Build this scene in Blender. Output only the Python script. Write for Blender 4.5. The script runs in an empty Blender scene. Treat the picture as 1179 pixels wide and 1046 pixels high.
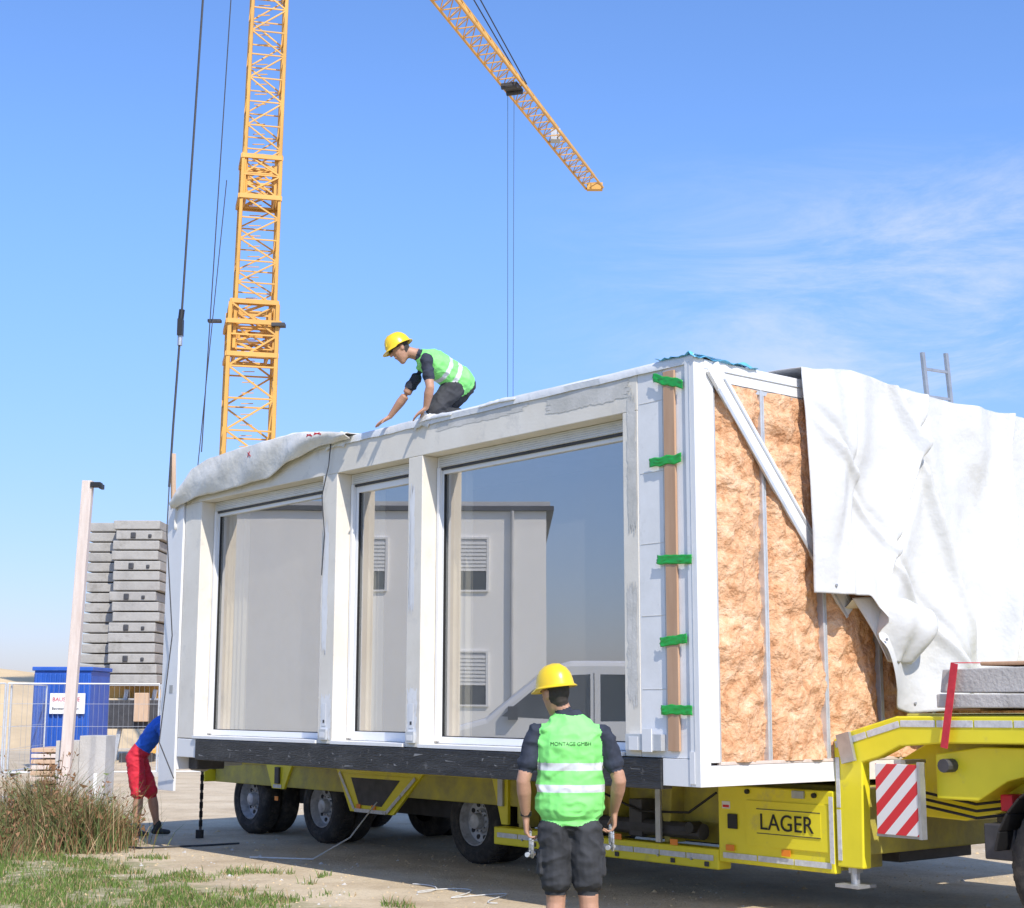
import bpy, math, random
import numpy as np
from mathutils import Vector, Matrix, noise as mnoise
random.seed(7); rng=np.random.default_rng(7)
SC=bpy.context.scene; COL=SC.collection
TH=math.radians(39.52); OX,OY=1.374,11.075
SUN_EL=math.radians(46)
# ------------------------------------------------------------ materials
def newmat(name):
    m=bpy.data.materials.new(name);m.use_nodes=True
    nt=m.node_tree;b=nt.nodes["Principled BSDF"];return m,nt,b
def mat(name,col,rough=.6,var=.12,scale=6,bump=0,bscale=None,metal=0,detail=4,col2=None,spec=None,stretch=None,bdist=.02,thr=None,dirt=None):
    m,nt,b=newmat(name);N=nt.nodes;L=nt.links
    tc=N.new("ShaderNodeTexCoord");src=tc.outputs["Object"]
    if stretch:
        mp=N.new("ShaderNodeMapping");mp.inputs["Scale"].default_value=stretch;L.new(src,mp.inputs[0]);src=mp.outputs[0]
    n=N.new("ShaderNodeTexNoise");n.inputs["Scale"].default_value=scale;n.inputs["Detail"].default_value=min(detail,6);n.inputs["Roughness"].default_value=.62
    L.new(src,n.inputs["Vector"])
    r=N.new("ShaderNodeValToRGB");lo,hi=thr if thr else (.3,.7)
    r.color_ramp.elements[0].position=lo;r.color_ramp.elements[1].position=hi
    c=Vector(col)
    c2=Vector(col2) if col2 else c*(1+var)
    c1=c if col2 else c*(1-var)
    r.color_ramp.elements[0].color=(*[min(1,x) for x in c1],1);r.color_ramp.elements[1].color=(*[min(1,x) for x in c2],1)
    L.new(n.outputs[0],r.inputs[0]);out=r.outputs[0]
    if dirt:
        dcol,dlo,dhi,dsc=dirt
        n3=N.new("ShaderNodeTexNoise");n3.inputs["Scale"].default_value=dsc;n3.inputs["Detail"].default_value=6;n3.inputs["Roughness"].default_value=.7;L.new(tc.outputs["Object"],n3.inputs["Vector"])
        mr=N.new("ShaderNodeMapRange");L.new(n3.outputs[0],mr.inputs[0]);mr.inputs[1].default_value=dlo;mr.inputs[2].default_value=dhi
        mx=N.new("ShaderNodeMix");mx.data_type='RGBA';L.new(mr.outputs[0],mx.inputs[0]);L.new(out,mx.inputs[6]);mx.inputs[7].default_value=(*dcol,1);out=mx.outputs[2]
    L.new(out,b.inputs["Base Color"])
    b.inputs["Roughness"].default_value=rough;b.inputs["Metallic"].default_value=metal
    if spec is not None: b.inputs["Specular IOR Level"].default_value=spec
    if bump:
        n2=N.new("ShaderNodeTexNoise");n2.inputs["Scale"].default_value=bscale or scale*6;n2.inputs["Detail"].default_value=4;L.new(src,n2.inputs["Vector"])
        bp=N.new("ShaderNodeBump");bp.inputs["Strength"].default_value=bump;bp.inputs["Distance"].default_value=bdist
        L.new(n2.outputs[0],bp.inputs["Height"]);L.new(bp.outputs[0],b.inputs["Normal"])
    return m
M={}
M['stucco']=mat('stucco',(.72,.66,.56),.9,scale=1.6,col2=(.82,.77,.68),bump=.25,bscale=45,bdist=.004,detail=9,dirt=((.58,.55,.50),.55,.74,3.0))
M['panelwhite']=mat('panelwhite',(.74,.73,.71),.75,scale=3,col2=(.84,.83,.82),bump=.15,bscale=30,bdist=.004,dirt=((.60,.58,.54),.60,.78,4))
M['mortar']=mat('mortar',(.52,.50,.45),.95,scale=5,col2=(.68,.65,.60),bump=.35,bscale=40,bdist=.006)
M['whitepaint']=mat('whitepaint',(.78,.775,.765),.4,.03,3,dirt=((.60,.58,.55),.60,.85,3))
M['pvc']=mat('pvc',(.82,.82,.82),.3,.02,3)
M['film']=mat('film',(.74,.74,.73),.5,.05,3,bump=.3,bscale=14,bdist=.02)
M['tarp']=mat('tarp',(.62,.62,.61),.42,.03,1.2,bump=.5,bscale=3.0,bdist=.07,dirt=((.50,.49,.46),.60,.85,1.6))
M['tarpin']=mat('tarpin',(.68,.62,.48),.6,.05,3)
M['rooftarp']=mat('rooftarp',(.64,.60,.52),.6,scale=1.5,col2=(.78,.76,.71),bump=.4,bscale=5,bdist=.05)
M['blackrail']=mat('blackrail',(.018,.018,.02),.45,scale=5,col2=(.05,.05,.052),bump=.4,thr=(.45,.75),stretch=(1,.5,3),detail=10,dirt=((.22,.21,.20),.60,.80,11))
M['chalk']=mat('chalk',(.22,.22,.22),.9,.2,20)
M['yellow']=mat('yellow',(.80,.70,.03),.35,.05,2.5,bump=.05,dirt=((.42,.36,.14),.57,.85,3.5))
M['dirtyyellow']=mat('dirtyyellow',(.55,.49,.06),.55,scale=4,col2=(.30,.26,.09),bump=.2,detail=8)
M['craneyellow']=mat('craneyellow',(.68,.37,.08),.5,.14,.8)
M['reflect']=mat('reflect',(.60,.61,.62),.35,.15,25,dirt=((.35,.33,.28),.55,.8,6))
M['steel']=mat('steel',(.42,.43,.44),.4,.15,9,metal=.6)
M['galv']=mat('galv',(.58,.60,.62),.4,.12,9,metal=.35)
M['darksteel']=mat('darksteel',(.05,.05,.055),.6,.3,7)
M['rubber']=mat('rubber',(.028,.027,.026),.85,.25,12,bump=.3,dirt=((.14,.12,.095),.48,.8,7))
M['rim']=mat('rim',(.46,.46,.46),.45,.2,14,metal=.15,dirt=((.2,.18,.15),.52,.78,12))
M['black']=mat('black',(.012,.012,.013),.5,.2,8)
M['wood']=mat('wood',(.50,.34,.22),.8,scale=5,col2=(.62,.44,.30),stretch=(3,3,.3),bump=.2)
M['paleboard']=mat('paleboard',(.58,.47,.40),.8,scale=5,col2=(.72,.62,.55),stretch=(3,3,.3),bump=.2)
M['lath']=mat('lath',(.46,.27,.16),.8,scale=5,col2=(.55,.35,.22),stretch=(3,3,.3))
M['green']=mat('greentape',(.02,.36,.05),.3,.15,6)
M['bluefilm']=mat('bluefilm',(.13,.45,.70),.3,.2,10)
M['concrete']=mat('concrete',(.42,.40,.37),.9,scale=2.5,col2=(.56,.54,.51),bump=.4,bscale=30,detail=9,dirt=((.28,.26,.23),.58,.8,3))
M['ballast']=mat('ballast',(.30,.285,.26),.95,scale=1.3,col2=(.47,.45,.41),bump=.5,bscale=12,detail=9,dirt=((.18,.165,.14),.50,.75,1.3))
M['blue']=mat('bluepaint',(.015,.09,.42),.5,.15,2,dirt=((.08,.13,.30),.55,.8,2))
M['red']=mat('red',(.60,.02,.03),.6,.15,6)
M['redstrap']=mat('redstrap',(.55,.03,.05),.7,.15,20)
M['skin']=mat('skin',(.46,.25,.16),.55,.10,14,bump=.1)
M['hair']=mat('hair',(.04,.032,.027),.8,.3,40)
M['lip']=mat('lip',(.35,.13,.10),.5,.05,20)
M['vest']=mat('vest',(.24,.76,.19),.65,.07,9,bump=.3,bscale=30,bdist=.006)
M['band']=mat('band',(.62,.64,.64),.35,.1,20)
M['shirt']=mat('navy',(.026,.032,.05),.85,.25,12,bump=.4,bscale=30,bdist=.006)
M['shorts']=mat('workshorts',(.036,.037,.041),.85,.3,8,bump=.4,bscale=30,bdist=.006)
M['blueshirt']=mat('blueshirt',(.02,.12,.55),.8,.15,10,bump=.3,bscale=20,bdist=.01)
M['redshorts']=mat('redshorts',(.62,.02,.04),.8,.15,10,bump=.3,bscale=20,bdist=.01)
M['boot']=mat('boot',(.03,.03,.03),.7,.3,12)
M['helmet']=mat('helmet',(.82,.56,.02),.3,.04,8)
M['car']=mat('carwhite',(.78,.79,.80),.2,.02,2)
M['wallrender']=mat('wallrender',(.90,.89,.87),.9,.02,1)
M['roofdark']=mat('roofdark',(.07,.07,.08),.6,.1,2)
M['shade']=mat('shade',(.50,.50,.51),.6,.1,2)
M['bldglass']=mat('bldglass',(.06,.07,.08),.1,.1,2)
M['interior']=mat('interior',(.46,.45,.42),.9,.05,2)
M['curtain']=mat('curtain',(.76,.69,.55),.9,.06,5)
M['label']=mat('label',(.75,.75,.75),.6,.03,8)
M['orange']=mat('orange',(.85,.25,.02),.4,.05,8)
M['rope']=mat('rope',(.05,.05,.055),.7,.2,30)
M['whiterope']=mat('whiterope',(.6,.6,.58),.8,.1,30)
def insul():
    m,nt,b=newmat('insulation');N=nt.nodes;L=nt.links
    tc=N.new("ShaderNodeTexCoord")
    a=N.new("ShaderNodeTexNoise");a.inputs["Scale"].default_value=5.5;a.inputs["Detail"].default_value=7;a.inputs["Roughness"].default_value=.78;a.inputs["Distortion"].default_value=.8
    L.new(tc.outputs["Object"],a.inputs["Vector"])
    r=N.new("ShaderNodeValToRGB");e=r.color_ramp.elements
    e[0].position=.30;e[0].color=(.34,.14,.06,1);e[1].position=.76;e[1].color=(.88,.66,.48,1)
    x=e.new(.42);x.color=(.62,.32,.16,1);x=e.new(.55);x.color=(.76,.46,.27,1)
    L.new(a.outputs[0],r.inputs[0]);L.new(r.outputs[0],b.inputs["Base Color"]);b.inputs["Roughness"].default_value=.95
    c=N.new("ShaderNodeTexNoise");c.inputs["Scale"].default_value=38;c.inputs["Detail"].default_value=5;L.new(tc.outputs["Object"],c.inputs["Vector"])
    bp=N.new("ShaderNodeBump");bp.inputs["Strength"].default_value=.7;bp.inputs["Distance"].default_value=.03
    L.new(c.outputs[0],bp.inputs["Height"]);L.new(bp.outputs[0],b.inputs["Normal"]);return m
M['insul']=insul()
def glassmat():
    m,nt,b=newmat('windowglass');N=nt.nodes;L=nt.links;out=N["Material Output"];N.remove(b)
    t=N.new("ShaderNodeBsdfTransparent");t.inputs[0].default_value=(.80,.82,.82,1)
    g=N.new("ShaderNodeBsdfGlossy");g.inputs[0].default_value=(.93,.88,.82,1);g.inputs["Roughness"].default_value=.004
    tc=N.new("ShaderNodeTexCoord");n=N.new("ShaderNodeTexNoise");n.inputs["Scale"].default_value=.6;n.inputs["Detail"].default_value=1;L.new(tc.outputs["Object"],n.inputs["Vector"])
    bp=N.new("ShaderNodeBump");bp.inputs["Strength"].default_value=.05;bp.inputs["Distance"].default_value=.02;L.new(n.outputs[0],bp.inputs["Height"]);L.new(bp.outputs[0],g.inputs["Normal"])
    mx=N.new("ShaderNodeMixShader");mx.inputs[0].default_value=.52
    L.new(t.outputs[0],mx.inputs[1]);L.new(g.outputs[0],mx.inputs[2])
    df=N.new("ShaderNodeBsdfDiffuse");df.inputs[0].default_value=(.62,.61,.58,1)
    dn=N.new("ShaderNodeTexNoise");dn.inputs["Scale"].default_value=1.3;dn.inputs["Detail"].default_value=5;L.new(tc.outputs["Object"],dn.inputs["Vector"])
    mr=N.new("ShaderNodeMapRange");L.new(dn.outputs[0],mr.inputs[0]);mr.inputs[1].default_value=.3;mr.inputs[2].default_value=.8;mr.inputs[3].default_value=.06;mr.inputs[4].default_value=.17
    m2=N.new("ShaderNodeMixShader");L.new(mr.outputs[0],m2.inputs[0]);L.new(mx.outputs[0],m2.inputs[1]);L.new(df.outputs[0],m2.inputs[2]);L.new(m2.outputs[0],out.inputs[0]);return m
M['glass']=glassmat()
def stripes():
    m,nt,b=newmat('warningstripes');N=nt.nodes;L=nt.links
    tc=N.new("ShaderNodeTexCoord");s=N.new("ShaderNodeSeparateXYZ");L.new(tc.outputs["Object"],s.inputs[0])
    a=N.new("ShaderNodeMath");a.operation='ADD';L.new(s.outputs[1],a.inputs[0]);L.new(s.outputs[2],a.inputs[1])
    k=N.new("ShaderNodeMath");k.operation='MULTIPLY';L.new(a.outputs[0],k.inputs[0]);k.inputs[1].default_value=5.2
    fr=N.new("ShaderNodeMath");fr.operation='FRACT';L.new(k.outputs[0],fr.inputs[0])
    g=N.new("ShaderNodeMath");g.operation='GREATER_THAN';L.new(fr.outputs[0],g.inputs[0]);g.inputs[1].default_value=.5
    mx=N.new("ShaderNodeMix");mx.data_type='RGBA';L.new(g.outputs[0],mx.inputs[0]);mx.inputs[6].default_value=(.62,.03,.04,1);mx.inputs[7].default_value=(.72,.72,.72,1)
    L.new(mx.outputs[2],b.inputs["Base Color"]);b.inputs["Roughness"].default_value=.4;return m
M['stripes']=stripes()
# ------------------------------------------------------------ mesh builder
class MB:
    def __init__(s): s.v=[];s.f=[];s.m=[];s.mats=[]
    def mi(s,k):
        if k not in s.mats: s.mats.append(k)
        return s.mats.index(k)
    def add(s,vs,fs,k):
        o=len(s.v);s.v+= [tuple(x) for x in vs];i=s.mi(k)
        for f in fs: s.f.append(tuple(o+j for j in f));s.m.append(i)
    def box(s,x0,x1,y0,y1,z0,z1,k):
        v=[(x0,y0,z0),(x1,y0,z0),(x1,y1,z0),(x0,y1,z0),(x0,y0,z1),(x1,y0,z1),(x1,y1,z1),(x0,y1,z1)]
        s.add(v,[(0,3,2,1),(4,5,6,7),(0,1,5,4),(1,2,6,5),(2,3,7,6),(3,0,4,7)],k)
    def beam(s,p,q,w,h,k,up=(0,0,1)):
        p=Vector(p);q=Vector(q);d=(q-p).normalized();u=Vector(up)
        if abs(d.dot(u))>.98: u=Vector((0,1,0))
        a=d.cross(u).normalized();b=a.cross(d).normalized();a=a*w/2;b=b*h/2
        v=[p-a-b,p+a-b,p+a+b,p-a+b,q-a-b,q+a-b,q+a+b,q-a+b]
        s.add(v,[(0,3,2,1),(4,5,6,7),(0,1,5,4),(1,2,6,5),(2,3,7,6),(3,0,4,7)],k)
    def cyl(s,p,q,r0,k,r1=None,n=12):
        r1=r0 if r1 is None else r1
        p=Vector(p);q=Vector(q);d=(q-p).normalized();u=Vector((0,0,1)) if abs(d.z)<.95 else Vector((1,0,0))
        a=d.cross(u).normalized();b=a.cross(d)
        v=[p+(a*math.cos(t)+b*math.sin(t))*r0 for t in [2*math.pi*i/n for i in range(n)]]+[q+(a*math.cos(t)+b*math.sin(t))*r1 for t in [2*math.pi*i/n for i in range(n)]]
        s.add(v,[(i,(i+1)%n,n+(i+1)%n,n+i) for i in range(n)]+[tuple(range(n))[::-1],tuple(range(n,2*n))],k)
    def prism(s,poly,x0,x1,k):
        n=len(poly);v=[(x0,a,b) for a,b in poly]+[(x1,a,b) for a,b in poly]
        s.add(v,[(i,(i+1)%n,n+(i+1)%n,n+i) for i in range(n)]+[tuple(range(n))[::-1],tuple(range(n,2*n))],k)
    def lathex(s,c,prof,k,n=32,sgn=1):
        v=[];f=[]
        for i,(x,r) in enumerate(prof):
            for j in range(n):
                t=2*math.pi*j/n;v.append((c[0]+sgn*x,c[1]+r*math.cos(t),c[2]+r*math.sin(t)))
        for i in range(len(prof)-1):
            for j in range(n): f.append((i*n+j,i*n+(j+1)%n,(i+1)*n+(j+1)%n,(i+1)*n+j))
        s.add(v,f,k)
    def path(s,pts,r,k,n=6):
        for a,b in zip(pts[:-1],pts[1:]): s.cyl(a,b,r,k,n=n)
    def grid(s,fn,nu,nv,k):
        v=[fn(i/nu,j/nv) for i in range(nu+1) for j in range(nv+1)]
        s.add(v,[(i*(nv+1)+j,(i+1)*(nv+1)+j,(i+1)*(nv+1)+j+1,i*(nv+1)+j+1) for i in range(nu) for j in range(nv)],k)
    def obj(s,name,parent=None,bevel=0,smooth=False,solid=0,local=False):
        me=bpy.data.meshes.new(name);me.from_pydata(s.v,[],s.f);me.update()
        for k in s.mats: me.materials.append(M[k])
        me.polygons.foreach_set("material_index",s.m)
        if smooth: me.polygons.foreach_set("use_smooth",[True]*len(s.f))
        o=bpy.data.objects.new(name,me);COL.objects.link(o)
        if parent: o.parent=parent
        if local and not parent: o.location=(OX,OY,0);o.rotation_euler=(0,0,TH)
        if solid:
            md=o.modifiers.new("s","SOLIDIFY");md.thickness=solid
        if bevel:
            md=o.modifiers.new("b","BEVEL");md.width=bevel;md.segments=2;md.limit_method='ANGLE';md.angle_limit=math.radians(40)
        if smooth:
            try:
                me.set_sharp_from_angle(angle=math.radians(40))
            except Exception: pass
        return o
def empty(name,local=True,loc=None,rotz=0):
    e=bpy.data.objects.new(name,None);COL.objects.link(e)
    if local: e.location=(OX,OY,0);e.rotation_euler=(0,0,TH)
    if loc: e.location=loc;e.rotation_euler=(0,0,rotz)
    return e
def nz(x,y,z=0,s=1): return mnoise.noise(Vector((x*s,y*s,z*s)))
# ------------------------------------------------------------ world, sun, camera
w=bpy.data.worlds.new("World");SC.world=w;w.use_nodes=True;nt=w.node_tree;N=nt.nodes;L=nt.links
bg=N["Background"];sky=N.new("ShaderNodeTexSky");sky.sky_type='NISHITA';sky.sun_disc=False
az=(.367,-.930);sky.sun_elevation=SUN_EL;sky.sun_rotation=math.atan2(az[0],az[1]);sky.air_density=1.0;sky.dust_density=.6;sky.ozone_density=2.5
tc=N.new("ShaderNodeTexCoord");sp=N.new("ShaderNodeSeparateXYZ");L.new(tc.outputs["Generated"],sp.inputs[0])
def ss(src,a,b,c=0,d=1):
    r=N.new("ShaderNodeMapRange");r.interpolation_type='SMOOTHSTEP';L.new(src,r.inputs[0]);r.inputs[1].default_value=a;r.inputs[2].default_value=b;r.inputs[3].default_value=c;r.inputs[4].default_value=d;return r.outputs[0]
def mul(a,b):
    m=N.new("ShaderNodeMath");m.operation='MULTIPLY';L.new(a,m.inputs[0])
    if isinstance(b,(int,float)): m.inputs[1].default_value=b
    else: L.new(b,m.inputs[1])
    return m.outputs[0]
# grade of the Nishita sky with elevation (haze layer is a little darker and bluer than clean Nishita)
gr=N.new("ShaderNodeMix");gr.data_type='RGBA';L.new(ss(sp.outputs[2],0.0,.36),gr.inputs[0]);gr.inputs[6].default_value=(.80,.80,1.10,1);gr.inputs[7].default_value=(1.12,1.40,1.86,1)
hs=N.new("ShaderNodeMix");hs.data_type='RGBA';hs.blend_type='MULTIPLY';hs.inputs[0].default_value=1;L.new(sky.outputs[0],hs.inputs[6]);L.new(gr.outputs[2],hs.inputs[7])
mp=N.new("ShaderNodeMapping");mp.inputs["Scale"].default_value=(3.0,3.0,12);mp.inputs["Rotation"].default_value=(0,.22,0);L.new(tc.outputs["Generated"],mp.inputs[0])
cn=N.new("ShaderNodeTexNoise");cn.inputs["Scale"].default_value=1.9;cn.inputs["Detail"].default_value=8;cn.inputs["Roughness"].default_value=.68;cn.inputs["Distortion"].default_value=.45;L.new(mp.outputs[0],cn.inputs["Vector"])
fac=mul(mul(mul(ss(cn.outputs[0],.36,.76),ss(sp.outputs[0],-.04,.30)),mul(ss(sp.outputs[2],.13,.22),ss(sp.outputs[2],.26,.38,1,0))),.72)
mx=N.new("ShaderNodeMix");mx.data_type='RGBA';L.new(fac,mx.inputs[0]);L.new(hs.outputs[2],mx.inputs[6]);mx.inputs[7].default_value=(6.6,6.8,7.1,1)
L.new(mx.outputs[2],bg.inputs[0]);bg.inputs[1].default_value=.135
sd=bpy.data.lights.new("sun","SUN");sd.energy=4.9;sd.angle=math.radians(.5);sd.color=(1,.94,.845);so=bpy.data.objects.new("sun",sd);COL.objects.link(so)
S=Vector((az[0]*math.cos(SUN_EL),az[1]*math.cos(SUN_EL),math.sin(SUN_EL)));so.rotation_euler=S.to_track_quat('Z','Y').to_euler();so.location=(10,-10,30)
cd=bpy.data.cameras.new("camera");cam=bpy.data.objects.new("camera",cd);COL.objects.link(cam);SC.camera=cam
cd.sensor_fit='HORIZONTAL';cd.sensor_width=36;cd.lens=1731.4/1179*36;cd.clip_end=3000;cd.clip_start=.05
t=math.radians(9.389);r=math.radians(.127)
F=Vector((0,math.cos(t),math.sin(t)));U0=Vector((0,-math.sin(t),math.cos(t)));R0=Vector((1,0,0))
R=R0*math.cos(r)+U0*math.sin(r);U=-R0*math.sin(r)+U0*math.cos(r)
mw=Matrix((( R.x,U.x,-F.x,0),(R.y,U.y,-F.y,0),(R.z,U.z,-F.z,1.65),(0,0,0,1)));cam.matrix_world=mw
try:
    SC.view_settings.view_transform='Standard';SC.view_settings.look='None';SC.view_settings.exposure=0
except Exception: pass
# ------------------------------------------------------------ ground
def gs(x,y): return (x+4.3)*-.807+(y-16.9)*-.591
m,nt,b=newmat('ground');N=nt.nodes;L=nt.links
tc=N.new("ShaderNodeTexCoord");sp=N.new("ShaderNodeSeparateXYZ");L.new(tc.outputs["Object"],sp.inputs[0])
def nzn(s,d=8,r=.6):
    n=N.new("ShaderNodeTexNoise");n.inputs["Scale"].default_value=s;n.inputs["Detail"].default_value=min(d,7);n.inputs["Roughness"].default_value=r;L.new(tc.outputs["Object"],n.inputs["Vector"]);return n.outputs[0]
def mth(op,a,b):
    m_=N.new("ShaderNodeMath");m_.operation=op
    for i,x in enumerate((a,b)):
        if isinstance(x,(int,float)): m_.inputs[i].default_value=x
        else: L.new(x,m_.inputs[i])
    return m_.outputs[0]
def ramp(src,els):
    rr=N.new("ShaderNodeValToRGB");e=rr.color_ramp.elements
    e[0].position=els[0][0];e[0].color=(*els[0][1],1);e[1].position=els[-1][0];e[1].color=(*els[-1][1],1)
    for p,c in els[1:-1]:
        q=e.new(p);q.color=(*c,1)
    L.new(src,rr.inputs[0]);return rr.outputs[0]
def mixc(f,a,b_):
    x=N.new("ShaderNodeMix");x.data_type='RGBA';L.new(f,x.inputs[0])
    L.new(a,x.inputs[6]);L.new(b_,x.inputs[7]);return x.outputs[2]
sand=ramp(nzn(.9,12,.72),[(.3,(.43,.33,.21)),(.5,(.58,.465,.31)),(.7,(.70,.585,.41))])
soil=ramp(nzn(6,10,.7),[(.32,(.14,.13,.05)),(.46,(.24,.23,.10)),(.60,(.46,.39,.24)),(.75,(.60,.51,.34))])
sdist=mth('ADD',mth('MULTIPLY',mth('ADD',sp.outputs[0],4.3),-.807),mth('MULTIPLY',mth('ADD',sp.outputs[1],-16.9),-.591))
edge=mth('ADD',sdist,mth('MULTIPLY',mth('SUBTRACT',nzn(1.1,8,.7),.5),3.2))
gm=N.new("ShaderNodeMapRange");gm.interpolation_type='SMOOTHSTEP';L.new(edge,gm.inputs[0]);gm.inputs[1].default_value=-.1;gm.inputs[2].default_value=.8
spk=ramp(nzn(28,4),[(.3,(.55,.52,.50)),(.48,(1,1,1)),(.7,(1.0,1.0,1.0))])
mm=N.new("ShaderNodeMix");mm.data_type='RGBA';mm.blend_type='MULTIPLY';mm.inputs[0].default_value=.6;L.new(sand,mm.inputs[6]);L.new(spk,mm.inputs[7])
L.new(mixc(gm.outputs[0],mm.outputs[2],soil),b.inputs["Base Color"]);b.inputs["Roughness"].default_value=.95
rc=mth('ADD',mth('MULTIPLY',sp.outputs[0],.771),mth('MULTIPLY',sp.outputs[1],.636))
wv=mth('SINE',mth('ADD',mth('MULTIPLY',rc,9.0),mth('MULTIPLY',nzn(.5,3),6.0)),0.0)
bp=N.new("ShaderNodeBump");bp.inputs["Strength"].default_value=.8;bp.inputs["Distance"].default_value=.045
L.new(mth('ADD',mth('ADD',nzn(4,10,.75),mth('MULTIPLY',nzn(40,4),.3)),mth('MULTIPLY',wv,.22)),bp.inputs["Height"]);L.new(bp.outputs[0],b.inputs["Normal"])
M['ground']=m
g=MB();g.add([(-1500,-600,0),(1500,-600,0),(1500,2400,0),(-1500,2400,0)],[(0,1,2,3)],'ground');g.obj("ground")
M['sandpile']=mat('sandpile',(.62,.46,.26),.95,.12,.4,bump=.5,bscale=3)
def hill(i,j):
    x=-48+i*40;y=52+j*30;e=math.sin(math.pi*min(1,max(0,i)))**.7*math.sin(math.pi*j)**.8
    fall=1/(1+math.exp((x+16.5)/1.3));return (x,y,-.1+ (3.0*e*fall*1.15)+.25*nz(x,y,0,.35)*e)
h=MB();h.grid(hill,60,40,'sandpile');h.obj("sand_pile",smooth=True)
pb=MB()
for i in range(2600):
    x=rng.uniform(-5,6);y=rng.uniform(11.5,20)
    if gs(x,y)>1.2 and rng.random()<.6: continue
    r_=rng.uniform(.004,.014)*(2.4 if rng.random()<.06 else 1);a=rng.uniform(.7,1.3,6)
    v=[(x+r_*a[k]*math.cos(q),y+r_*a[k]*math.sin(q)*.8,0) for k,q in enumerate(np.linspace(0,5.24,6))]+[(x+rng.uniform(-.3,.3)*r_,y,r_*.7)]
    pb.add(v,[(k,(k+1)%6,6) for k in range(6)],'sandpile' if rng.random()<.7 else 'concrete')
pb.obj("gravel")
M['grass']=mat('grassblade',(.08,.15,.025),.7,scale=2.5,col2=(.18,.26,.06),spec=.2)
M['dry']=mat('dryblade',(.32,.22,.11),.8,scale=3,col2=(.50,.38,.22),spec=.2)
M['redweed']=mat('redweed',(.20,.10,.05),.8,scale=3,col2=(.33,.19,.10),spec=.2)
M['weed']=mat('weedgreen',(.08,.13,.035),.8,scale=3,col2=(.19,.21,.08),spec=.2)
M['leaf']=mat('leaf',(.05,.10,.02),.7,scale=2.5,col2=(.10,.16,.04),spec=.2)
def blades(mb,n,fn,hmin,hmax,kinds,lean=.5,wd=.004):
    c=0
    while c<n:
        p=fn()
        if p is None: continue
        x,y,hh=p;c+=1
        a=rng.uniform(0,6.28);hgt=rng.uniform(hmin,hmax)*hh;l=rng.uniform(0,lean)*hgt;b_=rng.uniform(0,6.28)
        dx,dy=math.cos(b_)*l,math.sin(b_)*l;wx,wy=math.cos(a)*wd,math.sin(a)*wd
        v=[(x-wx,y-wy,0),(x+wx,y+wy,0),(x+dx*.4+wx*.8,y+dy*.4+wy*.8,hgt*.6),(x+dx*.4-wx*.8,y+dy*.4-wy*.8,hgt*.6),(x+dx,y+dy,hgt)]
        mb.add(v,[(0,1,2,3),(3,2,4)],kinds[int(rng.integers(len(kinds)))])
def lawn():
    x=rng.uniform(-7.5,.3);y=rng.uniform(11.5,18.5)
    e=gs(x,y)+2.0*nz(x,y,0,1.1)+1.2*nz(x,y,3,3.5)
    if e<.25: return None
    if nz(x,y,5,1.6)+.6*nz(x,y,8,5)<-.08 and rng.random()<.9: return None
    return x,y,.7+.9*rng.random()**3
gb=MB();blades(gb,44000,lawn,.02,.07,['grass','grass','grass','weed','dry'],.9,.0042);gb.obj("grass")
def weeds():
    cx=[(-5.9,18.6,.75,1.0),(-5.2,17.7,.55,1.0),(-4.75,17.3,.4,.9),(-6.3,17.6,.8,.85),(-4.75,17.9,.4,.75),(-6.9,18.9,.6,1.0),(-5.6,16.8,.8,.5),(-5.5,18.2,.35,1.2)][int(rng.integers(8))]
    a=rng.uniform(0,6.28);q=abs(rng.normal(0,.55))*cx[2];return cx[0]+math.cos(a)*q,cx[1]+math.sin(a)*q,cx[3]*(.4+.7*rng.random())
wb=MB();blades(wb,15000,weeds,.25,.85,['dry','redweed','weed','weed','redweed','weed'],.95,.0045)
for i in range(200):
    p=weeds();x,y,hh=p;hgt=rng.uniform(.55,1.0)*hh;dx,dy=rng.normal(0,.14,2)
    wb.cyl((x,y,0),(x+dx,y+dy,hgt),.004,'redweed',.002,n=4)
    for k in range(18):
        t_=rng.uniform(.4,1);q=np.array([x+dx*t_,y+dy*t_,hgt*t_]);d1=rng.normal(0,.026,3);d2=rng.normal(0,.026,3);o=rng.normal(0,.025,3);wb.add([q+o,q+o+d1,q+o+d2],[(0,1,2)],'redweed' if k%3 else 'weed')
wb.obj("tall_weeds")
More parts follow.
